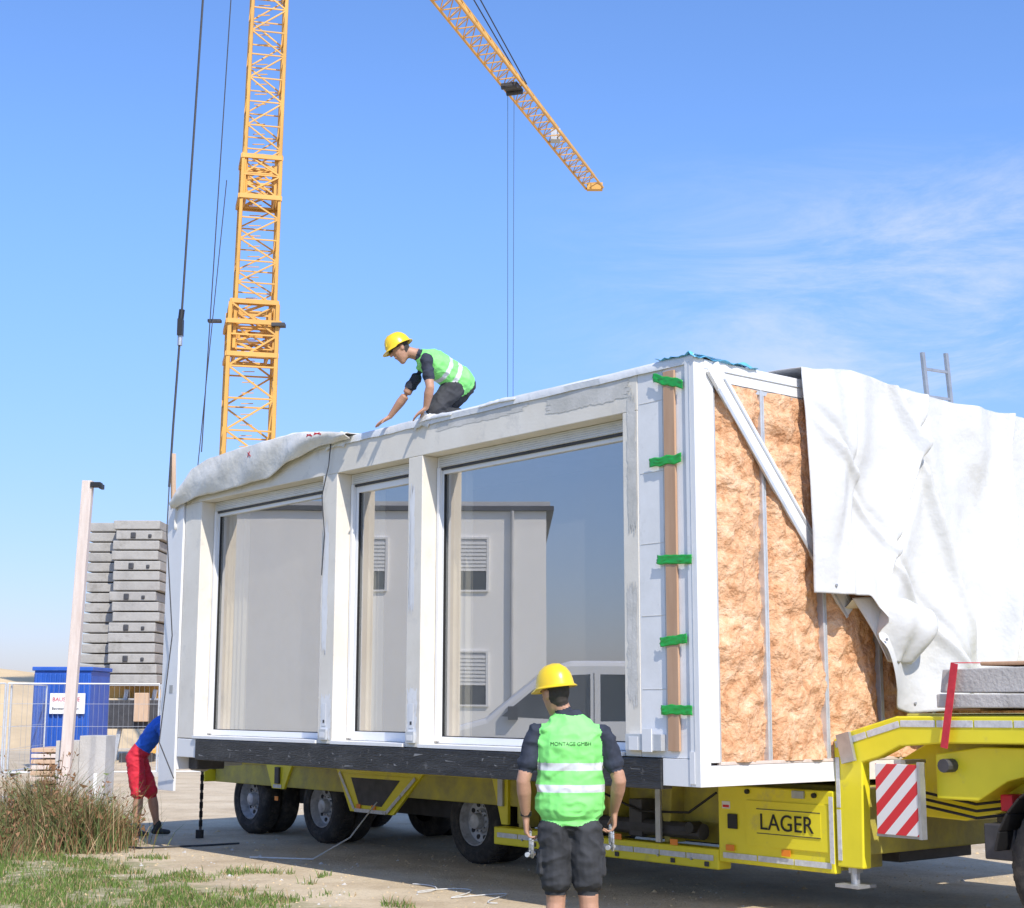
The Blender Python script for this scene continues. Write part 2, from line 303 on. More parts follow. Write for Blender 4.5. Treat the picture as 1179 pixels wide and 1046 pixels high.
# ------------------------------------------------------------ MODULE
mod=empty("prefab_house_module")
f=MB()
TOP=4.22
f.box(0,.27,.62,8.1,3.91,TOP,'stucco')
for a,b_ in [(.62,.79),(3.46,3.68),(4.90,5.16),(7.72,8.1)]: f.box(0,.27,a,b_,1.25,3.909,'stucco')
f.obj("front_wall",mod,bevel=.006)
f=MB()
f.box(.004,.27,.10,.618,1.25,4.215,'panelwhite')
for z in (1.75,2.3,2.85,3.4,3.95): f.box(.0015,.02,.34,.60,z,z+.005,'mortar')
f.box(.001,.02,.345,.350,1.3,4.2,'mortar')
f.box(-.012,.1,0,.095,1.05,4.23,'whitepaint')
f.box(-.012,.27,.097,.38,1.05,1.246,'whitepaint')
f.box(-.016,-.013,.045,.05,1.06,4.2,'galv')
f.obj("corner_panel",mod,bevel=.004)
def smear(name,y0,y1,z0,z1,k,x=-.003,n=60,amp=.05):
    q=MB();vs=[];cy,cz=(y0+y1)/2,(z0+z1)/2
    for i in range(n*2):
        t_=2*math.pi*i/(n*2);c_,s_=math.cos(t_),math.sin(t_)
        rr=min(1/max(abs(c_),abs(s_)),1.35);rr*=1-.35*abs(nz(t_*3,y0*7,z0*3,2))-.15*abs(nz(t_*14,y0,z1,2))
        vs.append((x,cy+c_*rr*(y1-y0)/2+amp*.25*nz(t_*19,y1,2),cz+s_*rr*(z1-z0)/2+amp*.2*nz(t_*21,z1,5)))
    q.add(vs,[tuple(range(n*2))],k);q.obj(name,mod)
smear("mortar_smear",.66,1.75,4.02,4.19,'mortar');smear("mortar_smear_b",.63,.74,2.9,4.1,'mortar',-.0035)
smear("mortar_smear_d",.64,.76,1.6,2.6,'mortar',-.0025);smear("mortar_smear_e",1.9,3.3,4.10,4.20,'mortar',-.0022)
for i,(y0,y1,z0,z1) in enumerate([(3.49,3.66,1.26,1.8),(4.92,5.12,1.26,1.75),(5.02,5.13,2.1,3.5),(3.56,3.66,2.4,3.7)]): smear("patch_%d"%i,y0,y1,z0,z1,'panelwhite',-.002)
s=MB()
W=5.3
s.box(.275,W,0.1,8.1,4.10,TOP-.002,'panelwhite')
s.box(0.27,W,0.1,8.1,1.05,1.245,'interior')
s.box(0.1,.27,.40,8.1,1.05,1.245,'interior')
s.box(W-.2,W,0.1,8.1,1.246,4.098,'interior')
s.box(.28,W-.2,8.0,8.1,1.246,4.098,'whitepaint')
s.box(.28,W-.2,.16,.22,1.246,4.098,'interior')
s.box(2.6,2.7,.22,8.0,1.246,4.098,'interior')
s.obj("shell",mod)
def trim(i,j):
    y=i*8.1;zz=[(-.012,4.185),(-.014,4.235),(.0,4.255),(.12,4.255),(.35,4.25)][int(round(j*4))]
    k=.35 if y<3.3 else 1
    return (zz[0]+.006*nz(y,j,0,3),y,zz[1]+.012*k*nz(y*1.0,j,2,2.2)+.006*k*nz(y,j,4,9))
s=MB();s.grid(trim,260,4,'film');s.obj("roof_edge_film",mod,smooth=True)
s=MB()
for (y,l,hh) in ((3.35,.22,.10),(3.0,.5,.035),(4.75,.35,.10),(2.1,.5,.03)):
    s.grid(lambda a,b_:(-.025+b_*.22,y+a*l,4.25+hh*math.sin(a*3.14)*(.4+.8*abs(nz(a*6,b_*5,y,1)))*math.sin(b_*2.2+.5)-(.10*hh/.1 if b_<.05 else 0)),24,8,'film')
s.obj("loose_film",mod,smooth=True,solid=.003)
r_=MB();r_.box(-.03,.09,.385,7.62,1.02,1.243,'blackrail')
r_.box(-.0,.09,7.625,8.1,1.04,1.243,'whitepaint')
r_.obj("base_rail",mod,bevel=.006)
r_=MB()
for i in range(26):
    y=rng.uniform(.5,7.5);z=rng.uniform(1.05,1.2);l=rng.uniform(.02,.16);r_.add([(-.032,y,z),(-.032,y+l,z+rng.uniform(-.03,.03)),(-.032,y+l*.9,z+.003),(-.032,y,z+.003)],[(0,1,2,3)],'chalk')
r_.obj("rail_scuffs",mod)
def window(name,y0,y1,z0,z1,fr=.06,shutter=True):
    q=MB();x0,x1=.20,.262
    q.box(x0,x1,y0,y1,z0,z0+fr,'pvc');zt=z1
    if shutter:
        q.box(x0-.03,x1,y0,y1,z1-.10,z1,'whitepaint')
        for k in range(5): q.box(x0-.034,x0-.03,y0+.03,y1-.03,z1-.098+k*.019,z1-.088+k*.019,'galv')
        q.box(x0-.02,x0+.0,y0+.03,y1-.03,z1-.125,z1-.101,'darksteel');zt=z1-.101
    q.box(x0,x1,y0,y0+fr,z0+fr,zt,'pvc');q.box(x0,x1,y1-fr,y1,z0+fr,zt,'pvc');q.box(x0,x1,y0+fr,y1-fr,zt-fr,zt,'pvc')
    q.box(x0-.04,x0-.002,y0+.005,y0+.045,z0+.02,zt-.002,'pvc');q.box(x0-.04,x0-.002,y1-.045,y1-.005,z0+.02,zt-.002,'pvc')
    for a in ((y0+fr,y0+fr+.008),(y1-fr-.008,y1-fr)): q.box(x0+.005,x0+.03,a[0],a[1],z0+fr,zt-fr,'black')
    q.box(x0+.005,x0+.03,y0+fr+.008,y1-fr-.008,z0+fr,z0+fr+.008,'black')
    q.box(-.025,x0-.005,y0,y1,z0-.035,z0-.003,'whitepaint')
    q.obj(name+"_frame",mod,bevel=.004)
    gq=MB();gq.add([(x0+.03,y0+fr,z0+fr),(x0+.03,y1-fr,z0+fr),(x0+.03,y1-fr,zt-fr),(x0+.03,y0+fr,zt-fr)],[(0,3,2,1)],'glass');gq.obj(name+"_glass",mod)
window("window_living",.80,3.455,1.285,3.905)
window("window_door",3.69,4.895,1.285,3.905,fr=.085)
window("window_bedroom",5.165,7.715,1.285,3.905)
c=MB()
for y0,y1 in [(3.10,3.39),(4.5,4.80),(7.15,7.64)]:
    c.grid(lambda i,j:(.31+.025*math.sin(i*(y1-y0)*70),y0+i*(y1-y0),1.3+j*2.5),40,2,'curtain')
c.obj("curtains",mod,smooth=True)
s=MB()
for y,z in [(3.57,1.32),(5.03,1.32)]:
    s.box(-.03,-.004,y-.06,y+.06,z-.03,z+.07,'galv');s.box(-.034,-.031,y-.045,y+.045,z-.01,z+.04,'label');s.box(-.006,-.004,y-.02,y+.05,z+.10,z+.32,'label')
    s.box(-.008,-.0065,y+.0,y+.03,z+.13,z+.16,'darksteel')
s.box(-.05,-.001,.36,.74,1.30,1.42,'galv');s.box(-.06,-.051,.45,.55,1.29,1.46,'label');s.box(-.055,-.051,.6,.7,1.30,1.40,'label')
s.box(-.02,-.013,.05,.10,1.07,1.3,'label')
s.obj("junction_boxes",mod,bevel=.003)
s=MB();s.path([(-.03,4.98,4.27),(-.04,5.0,4.0),(-.03,5.13,3.7),(-.02,5.08,3.3),(-.02,5.12,2.9)],.006,'rope');s.path([(-.03,4.98,4.27),(.2,4.9,4.33),(.5,4.6,4.28)],.006,'rope')
s.obj("loose_cable",mod)
l=MB();l.box(-.022,-.001,.20,.315,1.30,4.16,'lath')
l.obj("timber_lath",mod,bevel=.002)
for i,(z,dz) in enumerate([(4.08,.05),(3.47,.0),(2.71,.012),(2.11,-.01),(1.60,.0)]):
    q=MB();yy0,yy1=[(.10,.42),(.13,.47),(.04,.40),(.10,.38),(.06,.38)][i]
    q.grid(lambda a,b_:(-.025-.010*abs(nz(a*5,b_*3,i,1.0)),yy1+a*(yy0-yy1)+.012*nz(b_*6,a,i,2),z-dz*(a-.5)*2+(b_-.5)*.07+.012*nz(a*2.2,0,i*3,2)),22,8,'green');q.obj("green_tape_%d"%i,mod,solid=.002,smooth=True)
q=MB();q.grid(lambda a,b_:(-.03+a*.72,-.03+b_*.42,4.250+.045*abs(nz(a*3,b_*3,1,1.7))+ (.0 if b_>.1 else -.03)),30,20,'bluefilm');q.obj("blue_film",mod,solid=.003,smooth=True)
l=MB();l.box(-.02,.01,8.12,8.5,.66,3.93,'whitepaint');l.box(-.024,-.02,8.22,8.30,1.75,1.84,'steel');l.box(.011,.6,8.12,8.16,.9,3.9,'whitepaint')
l.obj("end_board",mod,bevel=.004)
l=MB();l.beam((-.0,8.42,3.9),(-.02,8.44,4.55),.05,.04,'wood');l.obj("timber_stub",mod)
# end wall
e=MB()
e.box(.10,.19,-.008,.1,1.22,4.22,'whitepaint');e.box(.10,W,-.004,.1,4.07,4.225,'whitepaint');e.box(.10,W,-.006,.1,1.05,1.20,'whitepaint')
e.box(.195,W-.1,-.01,.03,1.201,1.225,'paleboard')
e.box(.191,.215,.0,.05,1.226,4.06,'galv')
for x in (.76,1.45,2.15,2.85):
    e.box(x-.032,x-.006,-.006,.06,1.226,4.068,'galv');e.box(x+.004,x+.02,.0,.06,1.226,4.068,'galv')
e.box(.215,W-.1,.002,.05,4.03,4.068,'galv')
e.box(.10,W,-.012,-.005,4.15,4.158,'galv')
e.obj("end_frame",mod,bevel=.003)
e=MB();e.beam((.16,-.03,4.17),(1.72,-.03,2.38),.035,.14,'whitepaint',up=(.3,0,1))
e.beam((.20,-.055,4.00),(1.66,-.055,2.33),.01,.03,'galv',up=(.3,0,1));e.beam((.27,-.05,4.09),(1.74,-.05,2.42),.008,.02,'galv',up=(.3,0,1));e.obj("diagonal_brace",mod,bevel=.003)
def ins(i,j):
    x=.2+i*4.6;z=1.22+j*2.84
    n_=nz(x,z,0,3.2)*.05+nz(x,z,4,8)*.035+nz(x,z,9,20)*.016+nz(x,z,2,45)*.007
    st=min(abs(x-s_) for s_ in (.2,.76,1.45,2.15,2.85))
    return (x,max(-.035,.055-.07*min(1,st/.16)**.6+n_*.9),z)
e=MB();e.grid(ins,300,200,'insul');e.obj("insulation",mod,smooth=True)
def bot(v):
    P=[(1.12,2.50),(1.62,2.49),(1.72,2.38),(1.95,1.78),(2.08,1.62),(2.3,1.57),(3.0,1.64),(4.0,1.62),(6.0,1.55)]
    for (a,za),(b_,zb) in zip(P[:-1],P[1:]):
        if v<=b_: return za+(zb-za)*(v-a)/(b_-a)
    return 1.55
def crease(v,z,v0,z0,sl,w_,a):
    d=(v-v0)-(z-z0)*sl;return a*math.exp(-(d/w_)**2)-a*.8*math.exp(-((d-w_*1.7)/w_)**2)
def tp(i,j):
    v=1.16+i*4.5
    zb=bot(v);zt=4.29+.07*math.exp(-((v-1.9)/.6)**2)-.02*i
    if j<.86:
        q=j/.86;z=zb+(zt-zb)*q
        d=.10+ .14*(1-q)**.8*(1+.5*math.sin(v*5.2+1.2*math.sin(q*2)))
        fold=.05*math.sin((v*1.0+ (1-q)*.75)*8.0+2*nz(v,z,0,.8))*(.30+1.0*(1-q))+.10*nz(v*1.1,z*.5,3,1.4)+.045*nz(v*3,z*1.4,1,1.3)
        cr_=crease(v,z,2.9,2.7,-.35,.07,.09)+crease(v,z,2.2,3.2,.5,.06,.08)+crease(v,z,1.6,3.6,.12,.05,.05)+crease(v,z,3.7,3.0,.22,.06,.09)+crease(v,z,2.5,2.3,-.8,.06,.05)
        start=min(1,(v-1.16)/.25)
        wig=.012*nz(z*2.5,0,0,1) if i==0 else 0
        return (v+wig,min(-.075,-d*(.5+.5*start)-(fold+cr_)*start-.02),z)
    q=(j-.86)/.14
    return (v,-.075+q*1.4,zt+.03*math.sin(q*3.14)-.03*q+.03*nz(v*2,q*3,0,1))
e=MB();e.grid(tp,300,150,'tarp')
def flap(i,j):
    v=1.64+i*.72*(1-.55*j);z=2.48-.09*i-j*.50*(1-.15*i)+.05*math.sin(i*3.1)*(1-j)
    y=-.12-.38*math.sin(min(1,i*1.0)*math.pi*.55)*(1-j)**.7*(.6+.4*math.sin(j*3))-.12*j-.02*math.sin(i*14+j*3)
    return (v+.27*j,y,z)
e.grid(flap,40,28,'tarp');e.obj("end_tarp",mod,smooth=True,solid=.006)
def rim(i,j):
    x,y,z=flap(i,0);return (x,y+.22*j,z-.07*math.sin(j*3.14)-.015)
e=MB();e.grid(rim,30,6,'tarpin');e.obj("tarp_underside",mod,smooth=True)
e=MB()
for k in range(9):
    x,y,z=tp((.04+k*.11),.012);e.cyl((x,y-.012,z+.04),(x,y-.002,z+.04),.012,'steel',n=10)
e.obj("tarp_eyelets",mod)
def prof(u,P):
    if u<=P[0][0]: return P[0][1]
    for (a,za),(b_,zb) in zip(P[:-1],P[1:]):
        if u<=b_:
            t_=(u-a)/(b_-a);t_=t_*t_*(3-2*t_)*.5+t_*.5;return za+(zb-za)*t_
    return P[-1][1]
PT=[(4.6,4.27),(5.0,4.33),(5.6,4.40),(6.6,4.40),(7.4,4.38),(7.8,4.30),(8.1,4.12),(8.3,3.97)]
PB=[(4.6,4.22),(5.2,4.20),(5.7,4.12),(6.2,3.99),(7.0,3.97),(7.7,3.95),(8.1,3.91),(8.3,3.88)]
def rt(i,j):
    u=4.6+i*3.68;zt=prof(u,PT);zb=prof(u,PB);w_=.012*nz(u*1.5,j*3,0,1)+.006*nz(u*5,j*2,4,1)
    if j<.5:
        q=j*2;return (-.06-.05*math.sin(q*2.6)-.02*nz(u*2,q,2,1.0)-.02*math.sin(u*7+q*3)*q*(1-q)*3,u,zb+(zt-zb)*q+w_*(1-q)*1.5)
    q=(j-.5)*2;return (-.05+q*2.2,u,zt-(zt-4.24)*q**1.6+.05*math.sin(q*3.14)+w_*2)
e=MB();e.grid(rt,120,40,'rooftarp')
e.grid(lambda i,j:(-.05+i*2.2,8.28+.02*nz(i*5,j*2,0,1),prof(8.28,PT)+(4.24-prof(8.28,PT))*i**1.6-j*(.35-.1*i)),20,8,'rooftarp')
e.obj("roof_tarp",mod,smooth=True,solid=.008)
e=MB()
for (i,j,l) in ((.12,.40,.12),(.16,.36,.10),(.5,.33,.08)):
    a=Vector(rt(i,j));b_=Vector(rt(i+l*.3,j+.06));o=Vector((-.012,0,.004));e.beam(a+o,b_+o,.003,.012,'red');e.beam(Vector(rt(i+.01,j+.07))+o,Vector(rt(i+l*.28,j))+o,.003,.008,'red')
e.obj("tarp_marking",mod)
ld=MB();ld.beam((4.17,.8,3.9),(4.05,.8,5.02),.045,.03,'steel');ld.beam((4.56,.8,3.9),(4.44,.8,5.07),.045,.03,'steel')
for z in (4.05,4.32,4.59,4.86): ld.beam((4.17-.107*(z-3.9),.8,z),(4.56-.107*(z-3.9),.8,z+.02),.025,.025,'steel')
ld.obj("ladder",local=True)
# ------------------------------------------------------------ TRAILER
tr=empty("lowboy_trailer")
SX=1.5
b_=MB()
b_.box(1.75,3.85,.0,10.4,.62,1.0,'dirtyyellow')
b_.box(2.3,3.3,0,10.4,.38,.62,'darksteel')
for y in (.5,2.0,3.6,6.4,8.7): b_.box(1.6,4.0,y,y+.14,1.0,1.045,'darksteel')
b_.obj("deck",tr,bevel=.01)
b_=MB()
b_.box(SX,SX+.08,.02,1.24,.34,.97,'yellow');b_.box(SX+.085,SX+.6,.02,1.24,.36,.95,'dirtyyellow')
b_.box(SX,SX+.16,1.245,4.25,.27,.44,'yellow')
b_.box(SX+.3,SX+.36,1.245,4.25,.45,.95,'dirtyyellow')
for y in (1.9,2.6,3.3,3.9): b_.prism([(y,.44),(y+.06,.44),(y+.10,.98),(y-.04,.98)],SX+.08,SX+.30,'dirtyyellow')
b_.obj("side_beam",tr,bevel=.012)
b_=MB()
b_.box(SX-.012,SX-.001,.06,.92,.50,.86,'yellow');b_.box(SX-.016,SX-.013,.14,.80,.60,.80,'yellow')
b_.box(SX-.018,SX-.0165,.14,.80,.60,.607,'darksteel');b_.box(SX-.018,SX-.0165,.14,.80,.793,.80,'darksteel')
b_.box(SX-.005,SX-.001,1.1,1.19,.78,.84,'label');b_.box(SX-.007,SX-.0055,1.11,1.18,.79,.81,'red')
b_.obj("nameplate_panel",tr,bevel=.003)
b_=MB()
def tape(p,q,w_=.045,k='reflect'):
    p=Vector(p);q=Vector(q);L_=(q-p).length;n_=max(1,int(L_/.30))
    for i in range(n_): b_.beam(p+(q-p)*(i/n_),p+(q-p)*((i+.96)/n_),.004,w_,k)
tape((SX-.006,1.3,.365),(SX-.006,4.2,.365));tape((SX-.006,.05,.40),(SX-.006,1.2,.40));
tape((SX-.02,.03,.42),(SX-.02,.03,.95),.04)
for y in (.45,1.05,1.7,2.4): b_.box(SX-.022,SX-.018,y,y+.09,.44,.49,'orange')
b_.obj("reflective_tape",tr)
b_=MB()
X2=1.72
b_.prism([(4.3,.44),(4.3,1.0),(10.5,1.0),(10.5,.80),(10.35,.80),(10.2,.88),(9.05,.88),(8.9,.60),(8.62,.60),(8.45,.88),(7.45,.88),(7.15,.42),(6.3,.42),(5.75,.88),(4.55,.88),(4.4,.44)],X2,X2+.035,'yellow')
b_.prism([(7.05,.45),(6.4,.45),(5.9,.84),(7.3,.84)],X2-.012,X2-.001,'yellow')
b_.prism([(6.95,.50),(6.5,.50),(6.15,.80),(7.12,.80)],X2-.016,X2-.0125,'darksteel')
b_.box(X2,X2+.3,4.3,10.5,1.001,1.02,'yellow');b_.box(X2-.1,X2+.6,10.45,10.55,.62,1.0,'yellow')
b_.obj("fender_plate",tr,bevel=.004)
b_=MB()
tape((X2-.022,7.36,.85),(X2-.022,7.03,.44),.04);tape((X2-.022,7.03,.44),(X2-.022,6.4,.44),.04);tape((X2-.022,6.4,.44),(X2-.022,5.85,.84),.04)
tape((X2-.006,8.86,.63),(X2-.006,8.66,.63),.04)
for y in (8.7,6.6,6.9): b_.box(X2-.03,X2-.024,y,y+.08,.46,.51,'orange')
b_.obj("fender_tape",tr)
b_=MB()
for y in (3.25,3.0,2.2): b_.box(SX+.04,SX+.3,y,y+.16,.48,.80,'darksteel')
b_.box(SX-.03,SX,1.9,1.96,.45,.95,'steel');b_.cyl((SX-.03,1.55,.60),(SX+.1,1.55,.60),.05,'black')
b_.cyl((SX+.1,2.9,.56),(SX+.1,1.5,.56),.07,'darksteel');b_.box(SX-.02,SX-.002,1.02,1.12,.62,.74,'black')
b_.box(X2-.03,X2,4.35,4.43,.62,.9,'steel')
b_.box(X2-.03,X2-.001,8.7,8.8,.66,.86,'darksteel')
for y in (1.35,1.75,2.45,3.6): b_.box(SX-.012,SX-.001,y,y+.05,.29,.33,'darksteel');b_.cyl((SX-.02,y+.2,.34),(SX-.001,y+.2,.34),.012,'steel',n=8)
b_.path([(SX+.05,1.3,.9),(SX+.02,1.6,.72),(SX+.02,2.2,.70),(SX+.05,2.8,.86)],.012,'black')
for y in (.2,.9): b_.cyl((SX-.03,y,.93),(SX,y,.93),.02,'black')
b_.box(SX-.025,SX-.002,.3,.42,.9,.96,'steel')
b_.obj("fittings",tr,bevel=.004)
cu=bpy.data.curves.new("lettering","FONT");cu.body="LAGER";cu.size=.185;cu.extrude=.002;cu.space_character=1.02
to=bpy.data.objects.new("lettering",cu);COL.objects.link(to);to.parent=tr
cu.materials.append(M['black'])
to.matrix_local=Matrix(((0,0,-1,SX-.021),(-1,0,0,.77),(0,1,0,.635),(0,0,0,1)))
def wheel(mb,x,y,z=.43,rad=.43,sg=1,dual=True):
    k=rad/.43
    pf=[(.03,.245),(.0,.26),(.0,.30),(-.012,.32),(-.004,.37),(.02,.41),(.05,.428),(.20,.43),(.235,.41),(.25,.37),(.25,.25)]
    pf=[(a,b*k) for a,b in pf]
    mb.lathex((x,y,z),pf,'rubber',40,sg)
    if dual: mb.lathex((x+sg*.27,y,z),pf,'rubber',40,sg)
    for i in range(40):
        t_=2*math.pi*i/40;c_,s_=math.cos(t_),math.sin(t_)
        mb.beam((x+sg*.06,y+c_*rad*1.002,z+s_*rad*1.002),(x+sg*.19,y+c_*rad*1.002,z+s_*rad*1.002),.035,.012,'rubber',up=(0,c_,s_))
    mb.lathex((x,y,z),[(.02,.25*k),(.015,.238*k),(.05,.225*k),(.11,.215*k),(.13,.13*k),(.10,.12*k),(.09,.085*k),(.02,.075*k),(.01,.055*k),(.01,0.001)],'rim',32,sg)
    for i in range(10):
        t_=2*math.pi*i/10;c_,s_=math.cos(t_),math.sin(t_)
        mb.cyl((x+sg*.125,y+c_*.172*k,z+s_*.172*k),(x+sg*.113,y+c_*.172*k,z+s_*.172*k),.026*k,'black',n=10)
        mb.cyl((x+sg*.10,y+c_*.105*k,z+s_*.105*k),(x+sg*.07,y+c_*.105*k,z+s_*.105*k),.012*k,'steel',n=6)
b_=MB()
for y in (4.97,7.91,9.6):
    wheel(b_,1.80,y);wheel(b_,3.85,y,sg=-1);b_.cyl((2.1,y,.43),(3.6,y,.43),.08,'darksteel')
b_.obj("wheels",tr,smooth=True)
b_=MB()
GP=[(0,.40),(0,1.37),(-.10,1.42),(-.60,1.555),(-4.6,1.60),(-4.6,1.40),(-1.0,1.36),(-.62,1.33),(-.42,1.24),(-.27,1.20),(-.25,.40)]
b_.prism(GP,SX,SX+.10,'yellow');b_.prism(GP,SX+2.45,SX+2.55,'yellow')
b_.box(SX+.101,SX+2.449,-4.6,-.62,1.42,1.575,'dirtyyellow')
b_.prism([(-.3,.8),(-.3,1.2),(-.7,1.41),(-4.4,1.41),(-4.4,1.15),(-1.9,1.1),(-1.2,.86),(-.9,.78)],SX+.40,SX+2.1,'yellow')
b_.box(SX+.101,SX+2.449,-.24,-.01,.5,1.0,'dirtyyellow')
b_.prism([(-.85,.95),(-.85,1.28),(-1.25,1.34),(-1.9,1.34),(-1.9,1.22),(-1.45,1.10),(-1.2,.95)],SX+.12,SX+.39,'yellow')
b_.obj("gooseneck",tr,bevel=.012)
b_=MB()
tape((SX-.004,-.02,1.33),(SX-.004,-.64,1.50),.05);tape((SX-.004,-.64,1.50),(SX-.004,-4.5,1.53),.05)
tape((SX-.004,-.035,.45),(SX-.004,-.035,1.25),.04)
b_.beam((SX-.03,-.12,1.42),(SX-.03,-.17,1.20),.03,.13,'steel',up=(0,1,0))
b_.cyl((SX+.05,-.13,.40),(SX+.05,-.13,.28),.035,'steel');b_.box(SX-.06,SX+.16,-.24,-.02,.255,.28,'steel')
b_.box(SX+.02,SX+.09,-.17,-.09,.36,.46,'steel')
b_.cyl((SX+.2,-1.0,1.2),(SX+.0,-1.0,1.2),.05,'darksteel');b_.cyl((SX+.25,-.95,1.05),(SX+.25,-1.6,1.2),.035,'darksteel')
for dz in (0,.05,.1): b_.path([(SX+.3,-.3,1.15-dz),(SX+.2,-.6,1.0-dz),(SX+.25,-1.1,.92-dz),(SX+.5,-1.6,1.0-dz)],.012,'black')
b_.obj("gooseneck_fittings",tr,bevel=.003)
sg_=MB();sg_.box(SX-.04,SX-.02,-.80,-.42,.68,1.20,'stripes');sg_.obj("warning_board",tr,bevel=.003)
sg_=MB();sg_.box(SX-.02,SX+.02,-.82,-.40,.66,.69,'steel');sg_.box(SX-.02,SX+.3,-.64,-.58,1.20,1.23,'steel');sg_.box(SX-.045,SX+.02,-.825,-.80,.66,1.22,'steel');sg_.obj("board_bracket",tr)
b_=MB()
b_.box(SX-.02,SX+1.2,-2.3,-.98,1.62,1.72,'concrete');b_.prism([(-1.0,1.73),(-1.03,1.90),(-2.3,1.92),(-2.3,1.73)],SX+.0,SX+1.15,'concrete');b_.box(SX+.0,SX+1.15,-1.9,-1.35,1.921,1.95,'lath')
b_.box(SX+.05,SX+1.1,-1.3,-1.0,1.60,1.618,'lath')
b_.obj("concrete_block",tr,bevel=.012)
b_=MB();b_.beam((SX-.05,-1.05,1.33),(SX-.05,-1.17,1.94),.006,.06,'redstrap',up=(0,1,0));b_.beam((SX-.05,-1.17,1.945),(SX+1.2,-1.17,1.965),.06,.006,'redstrap');b_.obj("ratchet_strap",tr)
ch=MB()
for i in range(14):
    z=.12+i*.055
    if i%2: ch.box(1.015,1.06,9.42,9.43,z-.038,z+.038,'black')
    else: ch.box(1.032,1.042,9.40,9.45,z-.038,z+.038,'black')
ch.path([(1.0,9.42,.9),(1.1,9.3,.97),(1.3,9.2,.98)],.02,'black');ch.cyl((1.03,9.425,0),(1.03,9.425,.1),.05,'black')
ch.obj("chain",local=True)
ch=MB();ch.box(.2,.9,8.2,8.42,.92,1.04,'galv');ch.cyl((.3,8.0,.96),(.3,8.25,.96),.09,'concrete');ch.box(.15,.5,7.9,8.1,.9,1.04,'darksteel');ch.obj("tail_bracket",tr,bevel=.01)
# ------------------------------------------------------------ TRACTOR
tk=empty("semi_truck")
b_=MB()
wheel(b_,1.45,-2.06,.53,.53);wheel(b_,4.0,-2.06,.53,.53,-1);wheel(b_,1.45,-5.6,.53,.53,dual=False);wheel(b_,4.0,-5.6,.53,.53,-1,dual=False)
b_.obj("wheels",tk,smooth=True)
b_=MB()
b_.box(2.2,3.2,-6.3,-1.1,.75,1.0,'darksteel');b_.box(2.0,3.4,-1.2,-1.1,.7,.98,'darksteel')
b_.box(1.75,2.3,-1.40,-1.30,.88,1.0,'red');b_.box(1.6,2.2,-1.5,-1.25,.55,.8,'darksteel')
for j in range(12):
    a0=math.pi*(.05+.9*j/12);a1=math.pi*(.05+.9*(j+1)/12)
    b_.beam((1.72,-2.06+.62*math.cos(a0),.53+.62*math.sin(a0)),(1.72,-2.06+.62*math.cos(a1),.53+.62*math.sin(a1)),.6,.02,'black',up=(0,math.cos(a0),math.sin(a0)))
b_.obj("chassis",tk,bevel=.01)
b_=MB();b_.prism([(-4.6,.9),(-4.6,3.3),(-4.9,3.5),(-6.3,3.4),(-6.75,2.1),(-6.8,.5),(-6.1,.5),(-6.1,.9)],1.5,3.95,'yellow')
b_.box(1.49,1.499,-6.3,-5.3,1.9,2.8,'bldglass');b_.add([(1.7,-6.36,3.25),(3.75,-6.36,3.25),(3.75,-6.76,2.15),(1.7,-6.76,2.15)],[(0,1,2,3)],'bldglass')
b_.obj("cab",tk,bevel=.05)
# ------------------------------------------------------------ CRANE
cr=empty("tower_crane",loc=(0,0,0))
def lattice(mb,c0,c1,w0,w1,z0,z1,n,rot,ch=.11,di=.06):
    def cor(t_,k):
        w_=(w0+(w1-w0)*t_)/2;cx=c0[0]+(c1[0]-c0[0])*t_;cy=c0[1]+(c1[1]-c0[1])*t_
        a=rot+math.pi/4+k*math.pi/2;return Vector((cx+w_*1.414*math.cos(a),cy+w_*1.414*math.sin(a),z0+(z1-z0)*t_))
    for k in range(4):
        mb.beam(cor(0,k),cor(1,k),ch,ch,'craneyellow')
        for i in range(n):
            a,b=i/n,(i+1)/n;mb.beam(cor(a,k),cor(a,(k+1)%4),di*.9,di*.9,'craneyellow')
            if (i+k)%2: mb.beam(cor(a,k),cor(b,(k+1)%4),di,di,'craneyellow')
            else: mb.beam(cor(a,(k+1)%4),cor(b,k),di,di,'craneyellow')
mm_=MB();r0=math.radians(14)
lattice(mm_,(-8.12,45),(-8.0,45),1.5,1.42,.8,13.6,13,r0,.11,.055)
lattice(mm_,(-7.97,45),(-7.88,45),1.20,1.15,12.2,18.4,9,r0,.09,.045)
lattice(mm_,(-7.88,45),(-7.68,45),1.08,1.02,17.0,31,18,r0,.09,.042)
for z,wd in ((12.0,1.62),(13.0,1.7),(13.65,1.5),(17.0,1.35),(18.3,1.3)):
    for k in range(4):
        a=r0+math.pi/4+k*math.pi/2;b2=a+math.pi/2;cx=-8.1+ .022*(z-9)
        mm_.beam((cx+wd*.66*math.cos(a),45+wd*.66*math.sin(a),z),(cx+wd*.66*math.cos(b2),45+wd*.66*math.sin(b2),z),.08,.14,'craneyellow')
lattice(mm_,(-8.03,45),(-8.0,45),1.0,1.0,12.0,13.7,4,r0,.09,.07)
lattice(mm_,(-7.9,45),(-7.9,45),.9,.9,17.0,18.4,3,r0,.08,.06)
for z in np.arange(2,30,.33): mm_.beam((-8.0+.012*z-.35,44.75,z),(-8.0+.012*z+.02,44.75,z),.025,.025,'craneyellow')
mm_.box(-9.3,-8.9,44.6,44.8,13.1,13.18,'darksteel');mm_.box(-7.3,-6.9,44.3,44.6,12.9,13.0,'darksteel')
mm_.box(-9.6,-6.6,43.6,46.4,.5,.85,'craneyellow')
